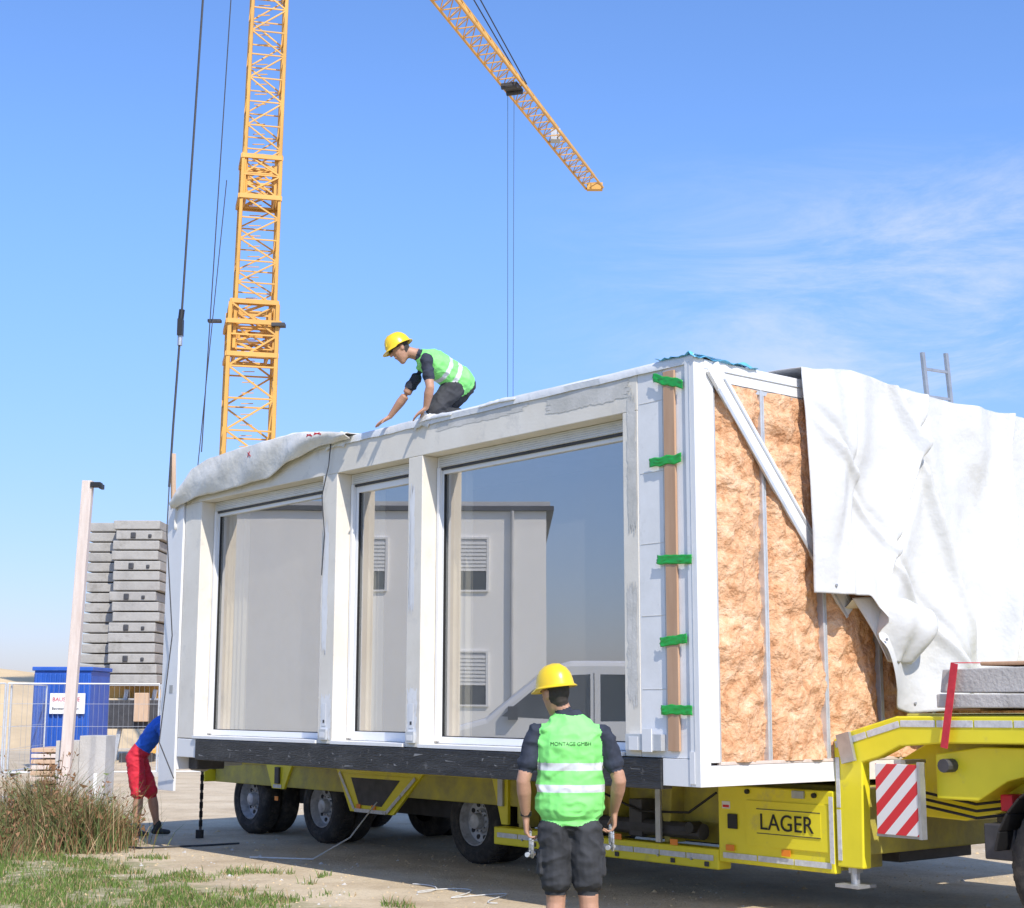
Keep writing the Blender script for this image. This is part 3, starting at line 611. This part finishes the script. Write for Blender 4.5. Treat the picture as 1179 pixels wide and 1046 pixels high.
for a,b in ((-10.4,42.6),(-5.8,42.6),(-10.4,47.4),(-5.8,47.4)): mm_.beam((-8.1,45,.6),(a,b,.35),.3,.3,'craneyellow');mm_.box(a-.4,a+.4,b-.4,b+.4,0,.25,'darksteel')
mm_.obj("mast",cr)
H=31.0;P0=Vector((-7.70,45,H));P1=Vector((4.75,83.3,H));D=(P1-P0).normalized();Sx=Vector((D.y,-D.x,0));Lj=(P1-P0).length
jb=MB();n=42
def jp(i,k):
    c_=P0+D*Lj*i/n;hw=.50
    return c_+(Sx*hw if k==0 else (-Sx*hw if k==1 else Vector((0,0,1.15-.4*i/n))))
for i in range(n):
    for k in range(3): jb.beam(jp(i,k),jp(i+1,k),.09,.09,'craneyellow')
    jb.beam(jp(i,0),jp(i,1),.045,.045,'craneyellow');jb.beam(jp(i,0),jp(i+1,1),.04,.04,'craneyellow')
    for k in (0,1):
        mid=(jp(i,2)+jp(i+1,2))/2;jb.beam(jp(i,k),mid,.04,.04,'craneyellow');jb.beam(jp(i+1,k),mid,.04,.04,'craneyellow')
jb.box(P1.x-.45,P1.x+.45,P1.y-.2,P1.y+.2,H-.1,H+.3,'craneyellow')
Q=P0-D*9;jb.beam(P0,Q,.9,.3,'craneyellow');jb.beam(P0,P0+Vector((0,0,5)),.3,.3,'craneyellow')
jb.obj("jib",cr)
cb=MB();AP=P0+Vector((0,0,5));
for s_ in (-.3,.3):
    cb.cyl(AP+Sx*s_,jp(28,2)+Sx*s_*.3,.03,'rope',n=5);cb.cyl(AP+Sx*s_,Q,.03,'rope',n=5)
T=P0+D*((Vector((-.4,68.7,H))-P0).dot(D))
for a in (-.22,.1): cb.cyl(T+Sx*a+Vector((0,0,-.3)),T+Sx*a*.7+Vector((0,0,-26)),.012,'rope',n=5)
cb.obj("cables",cr)
tb=MB();tb.beam(T-D*.5+Vector((0,0,-.12)),T+D*.5+Vector((0,0,-.12)),.8,.12,'darksteel')
for a in (-.4,.4): tb.cyl(T+D*a-Sx*.4+Vector((0,0,-.22)),T+D*a+Sx*.4+Vector((0,0,-.22)),.12,'darksteel')
tb.box((P0+D*Lj*.80).x-.25,(P0+D*Lj*.80).x+.25,(P0+D*Lj*.80).y-.3,(P0+D*Lj*.80).y+.3,H-.1,H+.5,'steel')
tb.obj("trolley",cr)
cb=MB()
cb.cyl((-8.85,44.3,23.9),(-9.25,44.2,9.0),.018,'rope',n=5);cb.cyl((-8.8,44.3,17.5),(-9.35,44.2,8.5),.015,'rope',n=5)
cb.obj("mast_ropes",cr)
bl=MB();z=2.15;kk=0
while z<6.75:
    hh=.29;o1=rng.uniform(-.07,.07);o2=rng.uniform(-.07,.07);kk+=1
    bl.box(-12.25+o1,-11.35+o1,43.2,46.2,z,z+hh-.035,'ballast');bl.box(-11.32+o2,-10.0+o2,42.6,45.6,z,z+hh-.035,'ballast')
    if kk%3==0: bl.box(-10.9+o2,-10.75+o2,42.56,42.61,z+.03,z+.20,'darksteel');bl.box(-10.4+o2,-10.3+o2,42.56,42.61,z+.05,z+.15,'darksteel')
    z+=hh
bl.box(-12.3,-12.1,43.5,45.5,1.9,2.14,'darksteel')
bl.obj("ballast_blocks",cr,bevel=.03)
bl=MB();bl.box(-12.2,-6.8,43.4,43.7,1.75,2.1,'craneyellow');bl.box(-11.5,-10.0,43.0,44.5,.9,1.7,'darksteel');bl.box(-10.6,-10.2,42.8,43.0,1.1,1.9,'wood')
for x in (-12.0,-11.2,-10.4): bl.beam((x,43.2,0),(x+.3,43.2,2.0),.12,.12,'galv')
bl.beam((-12,43.2,1.0),(-10,43.2,1.2),.08,.08,'galv')
bl.obj("base_frame",cr,bevel=.02)
sl=MB()
pts=[(-3.62,17.55,13.5),(-3.86,17.55,10.3),(-3.97,17.55,6.3)]
sl.path(pts,.014,'rope');sl.cyl((-3.97,17.55,6.3),(-3.98,17.55,6.18),.035,'black');sl.box(-4.01,-3.95,17.5,17.6,5.98,6.18,'black');sl.cyl((-3.98,17.55,5.98),(-3.98,17.55,5.86),.03,'steel')
sl.path([(-3.98,17.55,6.0),(-4.02,17.55,4.9),(-4.04,17.55,4.15)],.014,'rope')
sl.path([(-4.04,17.55,4.15),(-4.0,17.35,3.6),(-3.88,17.3,2.4),(-3.98,17.3,1.2),(-3.8,17.3,.8)],.007,'rope')
sl.obj("lifting_sling")
# ------------------------------------------------------------ background props
pl=MB();pl.beam((-7.22,24.8,0),(-7.06,24.8,5.28),.17,.14,'paleboard');pl.box(-7.0,-6.83,24.7,24.85,5.17,5.25,'black');pl.box(-6.85,-6.80,24.68,24.86,5.14,5.22,'black')
pl.obj("timber_pole",bevel=.006)
cb_=MB();cb_.box(-7.45,-7.06,25.05,25.6,0,1.02,'concrete');cb_.box(-7.05,-6.62,25.0,25.6,0,1.10,'concrete');cb_.box(-6.8,-6.74,24.99,25.0,.1,.5,'whitepaint');cb_.obj("concrete_pedestals",bevel=.02)
ct=empty("site_cabin",loc=(0,0,0))
c_=MB();c_.box(-12.05,-10.62,38.4,40.2,.1,2.42,'blue')
for i in range(12):
    x=-12.02+i*.12;c_.box(x,x+.05,38.36,38.4,.15,2.35,'blue')
for i in range(13): c_.box(-12.09,-12.05,38.5+i*.13,38.55+i*.13,.15,2.35,'blue')
c_.box(-12.1,-10.57,38.34,40.25,2.42,2.52,'blue')
c_.obj("cabin",ct,bevel=.015)
c_=MB();c_.box(-11.60,-10.72,38.30,38.34,1.35,1.86,'label');c_.obj("sign",ct)
cu=bpy.data.curves.new("sign_text","FONT");cu.body="BAUSTELLE";cu.size=.14;cu.extrude=.002;cu.materials.append(M['red']);to=bpy.data.objects.new("sign_text",cu);COL.objects.link(to);to.parent=ct;to.matrix_local=Matrix.Translation((-11.54,38.295,1.66))@Matrix.Rotation(math.pi/2,4,'X')
cu=bpy.data.curves.new("sign_text_b","FONT");cu.body="Betreten verboten";cu.size=.09;cu.extrude=.002;cu.materials.append(M['black']);to=bpy.data.objects.new("sign_text_b",cu);COL.objects.link(to);to.parent=ct;to.matrix_local=Matrix.Translation((-11.54,38.295,1.45))@Matrix.Rotation(math.pi/2,4,'X')
fe=MB()
def fence(x0,y0,x1,y1,h_=1.95):
    d_=Vector((x1-x0,y1-y0,0));n_=int(d_.length/.11)
    a=Vector((x0,y0,.1));b=Vector((x1,y1,.1));up=Vector((0,0,h_))
    fe.cyl(a,a+up,.021,'galv',n=6);fe.cyl(b,b+up,.021,'galv',n=6);fe.cyl(a,b,.018,'galv',n=6);fe.cyl(a+up,b+up,.018,'galv',n=6)
    for i in range(1,n_):
        p=a+d_*i/n_;fe.cyl(p,p+up,.0025,'steel',n=4)
    for z_ in (.5,1.0,1.5): fe.cyl(a+Vector((0,0,z_)),b+Vector((0,0,z_)),.004,'galv',n=4)
    fe.box(x0-.15,x0+.15,y0-.3,y0+.3,0,.1,'concrete')
fence(-14.6,33.8,-11.3,34.0);fence(-11.25,34.0,-8.0,34.6);fence(-17.9,33.8,-14.7,33.8)
fence(-11.2,34.1,-11.6,38,1.95);fence(-7.95,34.6,-4.7,35)
fe.obj("construction_fence")
# site clutter behind the bending worker
sc_=MB()
for k in range(6): sc_.box(-9.4,-8.2,30+.0,31.2,.12+k*.11,.20+k*.11,'wood' if k%2 else 'paleboard')
for x in (-9.3,-8.4): sc_.box(x,x+.12,30.0,31.2,0,.115,'darksteel')
sc_.obj("timber_stack",bevel=.01)
cw=MB()
for (x0,x1,y0,y1,z1) in [(-9.6,-7.6,20.6,21.1,.42),(-7.55,-6.35,20.2,20.7,.40),(-10,-7.9,22.4,22.9,.55)]:
    cw.prism([(y0,0),(y0+.06,z1),(y1-.06,z1),(y1,0)],x0,x1,'concrete')
cw.obj("concrete_barrier",bevel=.03)
ga=MB();ga.path([(-3.2,18.2,.01),(-3.6,17.9,.012),(-4.2,17.6,.012),(-4.6,17.8,.012),(-4.9,18.3,.012)],.012,'rope');ga.path([(-1.5,17.2,.55),(-1.75,16.8,.2),(-2.1,16.4,.012),(-2.8,16.6,.012)],.008,'whiterope')
P=[(-.9+.9*k/40+.15*math.sin(k*.45),14.0-.9*k/40+.22*math.cos(k*.4),.012) for k in range(41)];ga.path(P,.005,'whiterope')
ga.obj("ground_cables")
# ------------------------------------------------------------ reflected surroundings (behind/left of the camera)
bd=empty("white_building",loc=(-26.5,17.3,0),rotz=math.atan2(.98,.19))
q=MB();q.box(0,20,0,10,0,6.7,'wallrender');q.obj("walls",bd)
q=MB();q.box(-.2,20.2,-.12,10,6.71,6.83,'roofdark');q.box(-.1,20.1,-.08,9.9,6.831,6.95,'shade');q.obj("roof",bd)
q=MB()
for x,z0 in ((1.6,4.6),(1.6,1.6),(4.3,4.6),(12.5,4.6),(15.5,1.6)):
    q.box(x,x+.75,-.03,-.001,z0,z0+1.35,'shade')
    q.box(x-.07,x,-.06,0,z0-.05,z0+1.4,'pvc');q.box(x+.75,x+.82,-.06,0,z0-.05,z0+1.4,'pvc');q.box(x,x+.75,-.06,0,z0+1.35,z0+1.4,'pvc');q.box(x,x+.75,-.06,0,z0-.05,z0,'pvc')
    q.box(x+.01,x+.74,-.034,-.031,z0,z0+.5,'bldglass')
    for k in range(8): q.box(x+.01,x+.74,-.055,-.035,z0+.5+k*.1,z0+.565+k*.1,'pvc')
q.cyl((.9,-.08,0),(.9,-.08,6.7),.05,'shade')
q.obj("windows",bd)
vn=empty("parked_van",loc=(-10.95,13.9,0),rotz=math.atan2(.98,.19)+math.pi)
q=MB()
prof_=[(-2.6,.35),(-2.62,1.05),(-2.5,1.2),(-1.7,1.42),(-.75,2.18),(-.4,2.28),(2.5,2.3),(2.62,2.1),(2.65,.4)]
vs=[(x,-.95,z) for x,z in prof_]+[(x,.95,z) for x,z in prof_];k=len(prof_)
q.add(vs,[(i,(i+1)%k,k+(i+1)%k,k+i) for i in range(k)]+[tuple(range(k))[::-1],tuple(range(k,2*k))],'car');q.obj("body",vn,bevel=.08)
q=MB()
for sy in (-.956,.952):
    q.add([(-1.45,sy,1.45),(-.72,sy,2.05),(-.1,sy,2.08),(-.1,sy,1.38)],[(0,1,2,3)],'bldglass');q.add([(.05,sy,1.38),(.05,sy,2.08),(1.1,sy,2.08),(1.1,sy,1.38)],[(0,1,2,3)],'bldglass');q.add([(1.25,sy,1.38),(1.25,sy,2.08),(2.4,sy,2.06),(2.4,sy,1.38)],[(0,1,2,3)],'bldglass')
    q.box(-1.35,-1.2,sy-.12 if sy<0 else sy,sy if sy<0 else sy+.12,1.4,1.6,'black');q.box(-.05,-.04,sy-.002,sy+.002,.5,2.1,'darksteel')
q.add([(-1.66,-.85,1.46),(-1.66,.85,1.46),(-.82,.85,2.14),(-.82,-.85,2.14)],[(0,1,2,3)],'bldglass')
for x in (-1.7,1.7):
    for y0,y1 in ((-.97,-.75),(.75,.97)): q.cyl((x,y0,.35),(x,y1,.35),.35,'rubber',n=24);q.cyl((x,y0-.005,.35),(x,y1+.005,.35),.2,'rim',n=16)
q.obj("glazing_and_wheels",vn)
tr_=empty("leafy_tree",loc=(-31,11,0))
q=MB();q.cyl((0,0,0),(0,0,2.2),.22,'wood',.14)
for a in range(6): q.cyl((0,0,1.8),(1.0*math.cos(a),1.0*math.sin(a),3.0),.09,'wood',.03,n=6)
q.obj("trunk",tr_)
q=MB()
for i in range(5000):
    a=rng.normal(0,1,3);a/=np.linalg.norm(a);rr=rng.uniform(.4,1)**.5*(1+.35*mnoise.noise(Vector(a*2.2)))
    p=a*rr*np.array([1.7,1.7,1.2])+np.array([0,0,3.0]);d1=rng.normal(0,.09,3);d2=rng.normal(0,.09,3);q.add([p,p+d1,p+d2],[(0,1,2)],'leaf')
q.obj("crown",tr_)
# ------------------------------------------------------------ PEOPLE
def V(*a): return np.array(a,float)
def nrm(a): return a/np.linalg.norm(a)
class Fig:
    def __init__(s): s.parts=[]
    def tube(s,st,side,lab):
        s.parts.append(([ (np.array(p,float),a,b) for p,a,b in st],np.array(side,float),lab))
def frames(P,side):
    out=[];n=len(P)
    for i in range(n):
        t_=P[min(n-1,i+1)]-P[max(0,i-1)];t_=nrm(t_);a=side-side.dot(t_)*t_
        if np.linalg.norm(a)<1e-3:
            a=np.cross(t_,V(.3,.5,.8))
        a=nrm(a);out.append((t_,a,np.cross(t_,a)))
    return out
def classify(fig,C):
    n=len(C);best=np.full(n,1e9);lab=np.zeros(n,int);labs=[]
    for st,side,lb in fig.parts:
        if lb not in labs: labs.append(lb)
        li=labs.index(lb);fr=frames([x[0] for x in st],side)
        for (p,a,b),(q,a2,b2),f_ in zip(st[:-1],st[1:],fr[:-1]):
            d=q-p;l2=d.dot(d);rel=C-p;t_=np.clip(rel@d/l2,0,1);aa=a+(a2-a)*t_;bb=b+(b2-b)*t_
            r_=rel-np.outer(t_,d);dn=d/math.sqrt(l2);ax=r_@dn;s1=f_[1]-f_[1].dot(dn)*dn;s1=nrm(s1);s2=np.cross(dn,s1)
            mn=np.minimum(aa,bb);sd=(np.sqrt((r_@s1/aa)**2+(r_@s2/bb)**2+(ax/mn)**2)-1)*mn
            k=sd<best;best[k]=sd[k];lab[k]=li
    return [labs[i] for i in lab]
def build_fig(name,fig,vox,mats,post=None):
    vs=[];fs=[];seg=14
    for st,side,lab in fig.parts:
        P=[x[0] for x in st];fr=frames(P,side);rings=[]
        m0=min(st[0][1],st[0][2]);m1=min(st[-1][1],st[-1][2])
        rings.append((P[0]-fr[0][0]*m0*.7,fr[0],st[0][1]*.45,st[0][2]*.45));rings.append((P[0]-fr[0][0]*m0*.35,fr[0],st[0][1]*.85,st[0][2]*.85))
        for (p,a,b),f_ in zip(st,fr): rings.append((p,f_,a,b))
        rings.append((P[-1]+fr[-1][0]*m1*.35,fr[-1],st[-1][1]*.85,st[-1][2]*.85));rings.append((P[-1]+fr[-1][0]*m1*.7,fr[-1],st[-1][1]*.45,st[-1][2]*.45))
        o=len(vs)
        for p,f_,a,b in rings:
            for k in range(seg):
                t_=2*math.pi*k/seg;vs.append(tuple(p+f_[1]*a*math.cos(t_)+f_[2]*b*math.sin(t_)))
        nr=len(rings)
        for i in range(nr-1):
            for k in range(seg): fs.append((o+i*seg+k,o+i*seg+(k+1)%seg,o+(i+1)*seg+(k+1)%seg,o+(i+1)*seg+k))
        fs.append(tuple(o+k for k in range(seg))[::-1]);fs.append(tuple(o+(nr-1)*seg+k for k in range(seg)))
    me=bpy.data.meshes.new("tmp");me.from_pydata(vs,[],fs);o=bpy.data.objects.new("tmp",me);COL.objects.link(o)
    md=o.modifiers.new("r","REMESH");md.mode='VOXEL';md.voxel_size=vox;md.use_smooth_shade=True
    md=o.modifiers.new("s","SMOOTH");md.factor=.5;md.iterations=3
    dg=bpy.context.evaluated_depsgraph_get();dg.update();nm=bpy.data.meshes.new_from_object(o.evaluated_get(dg));bpy.data.objects.remove(o)
    nf=len(nm.polygons);C=np.zeros(nf*3);nm.polygons.foreach_get("center",C);C=C.reshape(-1,3)
    names=classify(fig,C)
    nv=len(nm.vertices);co=np.zeros(nv*3);nm.vertices.foreach_get("co",co);co=co.reshape(-1,3);no=np.array([v.normal[:] for v in nm.vertices])
    cloth=set(('vest','shirt','shorts'));isc=np.zeros(nv)
    for p,nme in zip(nm.polygons,names):
        if nme in cloth:
            for i in p.vertices: isc[i]=1
    for i in np.nonzero(isc)[0]:
        x,y,z=co[i];f1=mnoise.noise(Vector((x*9,y*9,z*17)));f2=mnoise.noise(Vector((x*22+z*8,y*22,z*30)))
        rdg=(1-abs(mnoise.noise(Vector((x*7+z*6,y*7+3,z*9-x*5))))*3.2);rdg=max(0,rdg)
        co[i]+=no[i]*(.007*f1+.0035*f2+.009*rdg-.003)
    nm.vertices.foreach_set("co",co.ravel());nm.update()
    if post: names=post(C,names)
    us=sorted(set(names));nm.materials.clear()
    for u_ in us: nm.materials.append(M[mats.get(u_,u_)])
    ix=[us.index(x) for x in names];nm.polygons.foreach_set("material_index",ix);nm.polygons.foreach_set("use_smooth",[True]*nf);nm.update()
    nm.name=name;return nm
def person(name,J,vox=.007,mats={},helmet=True,vest=True,longp=False):
    root=bpy.data.objects.new(name,None);COL.objects.link(root);fg=Fig()
    hip,ch,nk=J['hip'],J['chest'],J['neck'];sv=nrm(J['side']);up=nrm(ch-hip);fw=nrm(np.cross(up,sv))
    def sp(t_): return hip+(ch-hip)*t_
    fg.tube([(sp(-.12),.15,.115),(sp(.08),.165,.122),(sp(.2),.160,.118)],sv,'shorts')
    fg.tube([(sp(.15),.155,.115),(sp(.45),.155,.114),(sp(.8),.185,.122),(sp(1.0),.180,.105),(sp(1.1),.12,.08)],sv,'shirt')
    if vest:
        fg.tube([(sp(.04),.205,.146),(sp(.3),.198,.140),(sp(.55),.196,.138),(sp(.8),.207,.142),(sp(.97),.195,.120),(sp(1.06),.145,.090)],sv,'vest')
    fg.tube([(ch+ (nk-ch)*.3,.06,.06),(nk,.052,.055),(nk+(J['head']-nk)*.5,.05,.055)],sv,'skin')
    Hc=J['head'];hu=nrm(J['hup']);hf=J['hfw'];hf=nrm(hf-hf.dot(hu)*hu);hsd=np.cross(hf,hu)
    def hp(x,y,z): return Hc+hsd*x+hf*y+hu*z
    fg.tube([(hp(0,.035,-.115),.034,.03),(hp(0,.022,-.09),.050,.055),(hp(0,.012,-.05),.064,.075),(hp(0,.0,0),.073,.092),(hp(0,-.005,.06),.070,.088),(hp(0,-.005,.095),.045,.06)],hsd,'skin')
    fg.tube([(hp(0,-.045,-.055),.046,.038),(hp(0,-.03,-.02),.068,.07),(hp(0,-.018,.05),.074,.085),(hp(0,-.01,.10),.05,.065)],hsd,'hair')
    fg.tube([(hp(0,.088,.02),.008,.010),(hp(0,.108,-.022),.014,.014)],hsd,'skin')
    for s_ in (-1,1):
        fg.tube([(hp(s_*.076,-.005,-.025),.008,.015),(hp(s_*.080,-.010,.015),.009,.020)],hsd,'skin')
        fg.tube([(hp(s_*.022,.090,.022),.007,.006),(hp(s_*.042,.084,.022),.009,.006)],hu,'hair')
    fg.tube([(hp(-.02,.085,-.058),.006,.006),(hp(.02,.085,-.058),.006,.006)],hu,'lip')
    def hand(wr,d,n,fdir,curl):
        d=nrm(d);n=nrm(n-n.dot(d)*d);f_=np.cross(d,n);f_=f_ if f_.dot(fdir)>0 else -f_
        fg.tube([(wr,.027,.022),(wr+d*.035,.036,.018),(wr+d*.085,.041,.015)],f_,'skin')
        for o_,ln in ((.031,.92),(.0105,1.0),(-.0105,.94),(-.030,.74)):
            b0=wr+d*.08+f_*o_;a1=curl*.5;a2=curl*1.2;a3=curl*1.9
            p1=b0+(d*math.cos(a1)+n*math.sin(a1))*.042*ln+f_*o_*.12;p2=p1+(d*math.cos(a2)+n*math.sin(a2))*.028*ln;p3=p2+(d*math.cos(a3)+n*math.sin(a3))*.022*ln
            fg.tube([(b0,.0095,.0095),(p1,.0088,.0088),(p2,.0078,.0078),(p3,.0065,.0065)],f_,'skin')
        t0=wr+d*.025+f_*.028;t1=t0+d*.035+f_*.026+n*.012;t2=t1+d*.030+f_*(.006)+n*.018;fg.tube([(t0,.015,.013),(t1,.011,.011),(t2,.0095,.009)],n,'skin')
        return wr+d*.11+n*.022
    grips=[]
    for a in J['arms']:
        sh,el,wr=a['sh'],a['el'],a['wr'];sr=J.get('sleeve',.064)
        fg.tube([(sp(.95)+(sh-sp(.95))*.45,.06,.065),(sh,sr,sr-.002),(sh+(el-sh)*.35,sr-.001,sr-.004),(sh+(el-sh)*.66,sr,sr-.003)],fw,'shirt')
        if vest: fg.tube([(sp(1.04)+(sh-sp(1.04))*.12,.09,.052),(sp(1.03)+(sh-sp(1.03))*.74,.085,.045)],fw,'vest')
        fg.tube([(sh+(el-sh)*.3,.048,.046),(el+(sh-el)*.1,.042,.042),(el,.041,.041),(el+(wr-el)*.3,.046,.043),(wr,.028,.024)],fw,'skin')
        grips.append(hand(wr,a.get('hd',wr-el),a['pn'],a['fd'],a.get('curl',.9)))
    for l in J['legs']:
        hj,kn,an,toe=l['hip'],l['knee'],l['ank'],l['toe']
        if longp:
            fg.tube([(hj,.112,.115),(hj+(kn-hj)*.5,.10,.102),(kn,.078,.08)],sv,'shorts');fg.tube([(kn,.074,.076),(kn+(an-kn)*.35,.072,.076),(an,.06,.06)],sv,'shorts')
        else:
            he=kn+(hj-kn)*J.get('hem',.12)
            fg.tube([(hj,.100,.112),(hj+(he-hj)*.5,.098,.105),(he,.088,.096)],sv,'shorts')
            fg.tube([(hj+(kn-hj)*.5,.07,.075),(kn,.056,.059),(kn+(an-kn)*.3,.058,.064),(kn+(an-kn)*.7,.040,.043),(an,.035,.037)],sv,'skin')
            if J.get('pocket'):
                dd=sv*(1 if (hj-hip).dot(sv)>0 else -1)*.092;pm=hj+(he-hj)*.62+dd;fg.tube([(pm+V(0,0,.07),.055,.014),(pm-V(0,0,.07),.06,.018)],fw,'shorts')
        fd=nrm(toe-an-V(0,0,(toe-an)[2]));
        fg.tube([(an+V(0,0,.06),.046,.05),(an,.046,.052),(an-V(0,0,.03),.045,.06)],sv,'boot')
        fg.tube([(an-fd*.05-V(0,0,.045),.042,.035),(an+fd*.06-V(0,0,.045),.047,.035),(an+fd*.15-V(0,0,.052),.045,.028)],sv,'boot')
    spv=ch-hip;sl_=np.linalg.norm(spv)
    def post(C,names):
        t_=(C-hip)@spv/sl_**2;o=[]
        for x,q in zip(names,t_):
            if x=='vest' and (.24<q<.34 or .50<q<.60): x='band'
            o.append(x)
        return o
    me=build_fig("body",fg,vox,mats,post);ob=bpy.data.objects.new("body",me);COL.objects.link(ob);ob.parent=root
    if helmet:
        q=MB();pf=[(.135,.0),(.134,.006),(.118,.016),(.113,.045),(.104,.08),(.082,.115),(.050,.137),(.0005,.145)];n=36;vs=[]
        for i,(r_,z_) in enumerate(pf):
            for k in range(n):
                t_=2*math.pi*k/n;x=math.cos(t_)*r_*.90;y=math.sin(t_)*r_*1.10
                if i<2 and y>0: y*=1.22
                if i<2: z2=z_-.012*(y>.05)
                else: z2=z_
                rd=1+ (.03 if abs(x)<.018 and i>=3 else 0)
                vs.append(tuple(hp(x,y-.005,(z2)*rd+.028)))
        q.add(vs,[(i*n+k,i*n+(k+1)%n,(i+1)*n+(k+1)%n,(i+1)*n+k) for i in range(len(pf)-1) for k in range(n)],'helmet')
        q.obj("helmet",root,smooth=True,solid=.004)
        q=MB()
        for xx in (-.035,.0,.035):
            P=[hp(xx,.112*math.cos(t_)*1.05,.03+.120*math.sin(t_)) for t_ in np.linspace(.35,2.79,12)];q.path([tuple(p) for p in P],.008,'helmet',8)
        q.obj("helmet_ribs",root,smooth=True)
        if J.get('glasses'):
            q=MB()
            for s_ in (-1,1):
                q.beam(hp(s_*.012,.102,.018),hp(s_*.055,.088,.016),.006,.03,'black',up=tuple(hu));q.beam(hp(s_*.058,.086,.022),hp(s_*.079,.0,.020),.005,.007,'black',up=tuple(hu))
            q.obj("safety_glasses",root)
    return root,grips,hp
cx,cy=.345,9.0
def w_(x,y,z): return V(cx+x,cy+y,z)
J=dict(hip=w_(0,0,1.02),chest=w_(0,.0,1.50),neck=w_(-.03,.015,1.58),head=w_(-.085,.035,1.705),hup=V(-.12,.06,1),hfw=V(-.75,1,-.05),side=V(1,0.03,0),hem=.26,pocket=True,
 arms=[dict(sh=w_(-.205,0,1.475),el=w_(-.275,-.03,1.20),wr=w_(-.258,.05,.985),hd=V(.03,.05,-1),pn=V(1,0,0),fd=V(0,1,0),curl=1.1),
       dict(sh=w_(.205,0,1.465),el=w_(.285,-.04,1.205),wr=w_(.262,.09,1.02),hd=V(0,.15,-1),pn=V(-1,0,0),fd=V(0,1,0),curl=1.1)],
 legs=[dict(hip=w_(-.085,0,.94),knee=w_(-.085,.02,.51),ank=w_(-.11,-.03,.09),toe=w_(-.15,.15,.03)),
       dict(hip=w_(.085,0,.94),knee=w_(.105,.0,.51),ank=w_(.13,-.04,.09),toe=w_(.19,.14,.03))])
root,gr_,hp=person("construction_worker",J,.0062)
q=MB()
for gp in gr_:
    for ph in (0,1):
        P=[gp+V(.012*ph,.035*math.cos(t_),-.03+.055*math.sin(t_)-.03*ph) for t_ in np.linspace(0,2*math.pi,16)]
        q.path([tuple(p) for p in P],.009,'steel',8)
    q.cyl(tuple(gp+V(-.02,-.03,-.10)),tuple(gp+V(.02,.05,-.10)),.014,'galv')
q.obj("shackles",root,smooth=True)
q=MB();wrp=J['arms'][0]['wr']
q.cyl(tuple(wrp+V(0,-.004,.01)),tuple(wrp+V(0,-.006,.035)),.033,'black');q.obj("wristwatch",root,smooth=True)
cu=bpy.data.curves.new("vest_lettering","FONT");cu.body="MONTAGE GMBH";cu.size=.030;cu.extrude=.0004;cu.align_x='CENTER';to=bpy.data.objects.new("tl",cu);COL.objects.link(to)
to.matrix_world=Matrix.Translation((cx,cy-.2,1.405))@Matrix.Rotation(math.pi/2,4,'X')
bpy.context.view_layer.update();dg=bpy.context.evaluated_depsgraph_get();tm=bpy.data.meshes.new_from_object(to.evaluated_get(dg));tm.transform(to.matrix_world);bpy.data.objects.remove(to)
tm.materials.clear();tm.materials.append(M['black']);tl=bpy.data.objects.new("vest_lettering",tm);COL.objects.link(tl);tl.parent=root
body=[c for c in root.children if c.name.startswith("body")][0];md=tl.modifiers.new("s","SHRINKWRAP");md.target=body;md.wrap_method='PROJECT';md.use_project_y=True;md.use_positive_direction=True;md.offset=.003
sv=nrm(V(.25,.97,0))
hip=V(-.49,14.10,4.68);chs=V(-.82,13.90,4.86)
J=dict(hip=hip,chest=chs,neck=V(-.91,13.86,4.895),head=V(-1.06,13.85,4.935),hup=V(-.50,0,.87),hfw=V(-.85,-.25,-.5),side=sv,glasses=True,sleeve=.057,
 arms=[dict(sh=V(-.80,13.70,4.81),el=V(-.76,13.63,4.53),wr=V(-.80,13.70,4.345),hd=V(-.6,0,-.45),pn=V(0,0,-1),fd=V(0,1,0),curl=.25),
       dict(sh=V(-.86,14.03,4.80),el=V(-1.02,14.05,4.53),wr=V(-1.17,14.12,4.34),hd=V(-.8,.1,-.45),pn=V(0,0,-1),fd=V(0,-1,0),curl=.25)],
 legs=[dict(hip=hip-sv*.09+V(0,0,-.02),knee=V(-.74,13.84,4.34),ank=V(-.36,14.15,4.34),toe=V(-.26,14.25,4.28)),
       dict(hip=hip+sv*.09+V(0,0,-.02),knee=V(-.70,14.08,4.34),ank=V(-.32,14.33,4.34),toe=V(-.22,14.4,4.28))])
person("construction_worker",J,.0075,longp=True)
sv=nrm(V(0,-1,0));hip=V(-4.70,19.25,.97)
J=dict(hip=hip,chest=V(-4.42,19.25,1.38),neck=V(-4.33,19.25,1.43),head=V(-4.18,19.25,1.43),hup=V(.8,0,.45),hfw=V(.5,0,-.85),side=sv,hem=.08,
 arms=[dict(sh=V(-4.39,19.05,1.34),el=V(-4.22,19.05,1.09),wr=V(-4.03,19.1,.91),pn=V(0,1,0),fd=V(0,0,1),curl=.9),
       dict(sh=V(-4.39,19.45,1.34),el=V(-4.22,19.45,1.09),wr=V(-4.03,19.4,.91),pn=V(0,-1,0),fd=V(0,0,1),curl=.9)],
 legs=[dict(hip=hip+V(.0,-.09,-.05),knee=V(-4.63,19.13,.49),ank=V(-4.64,19.1,.09),toe=V(-4.44,19.08,.03)),
       dict(hip=hip+V(.0,.09,-.05),knee=V(-4.52,19.36,.49),ank=V(-4.45,19.42,.09),toe=V(-4.25,19.4,.03))])
person("bending_worker",J,.009,helmet=False,vest=False,mats={'shirt':'blueshirt','shorts':'redshorts'})
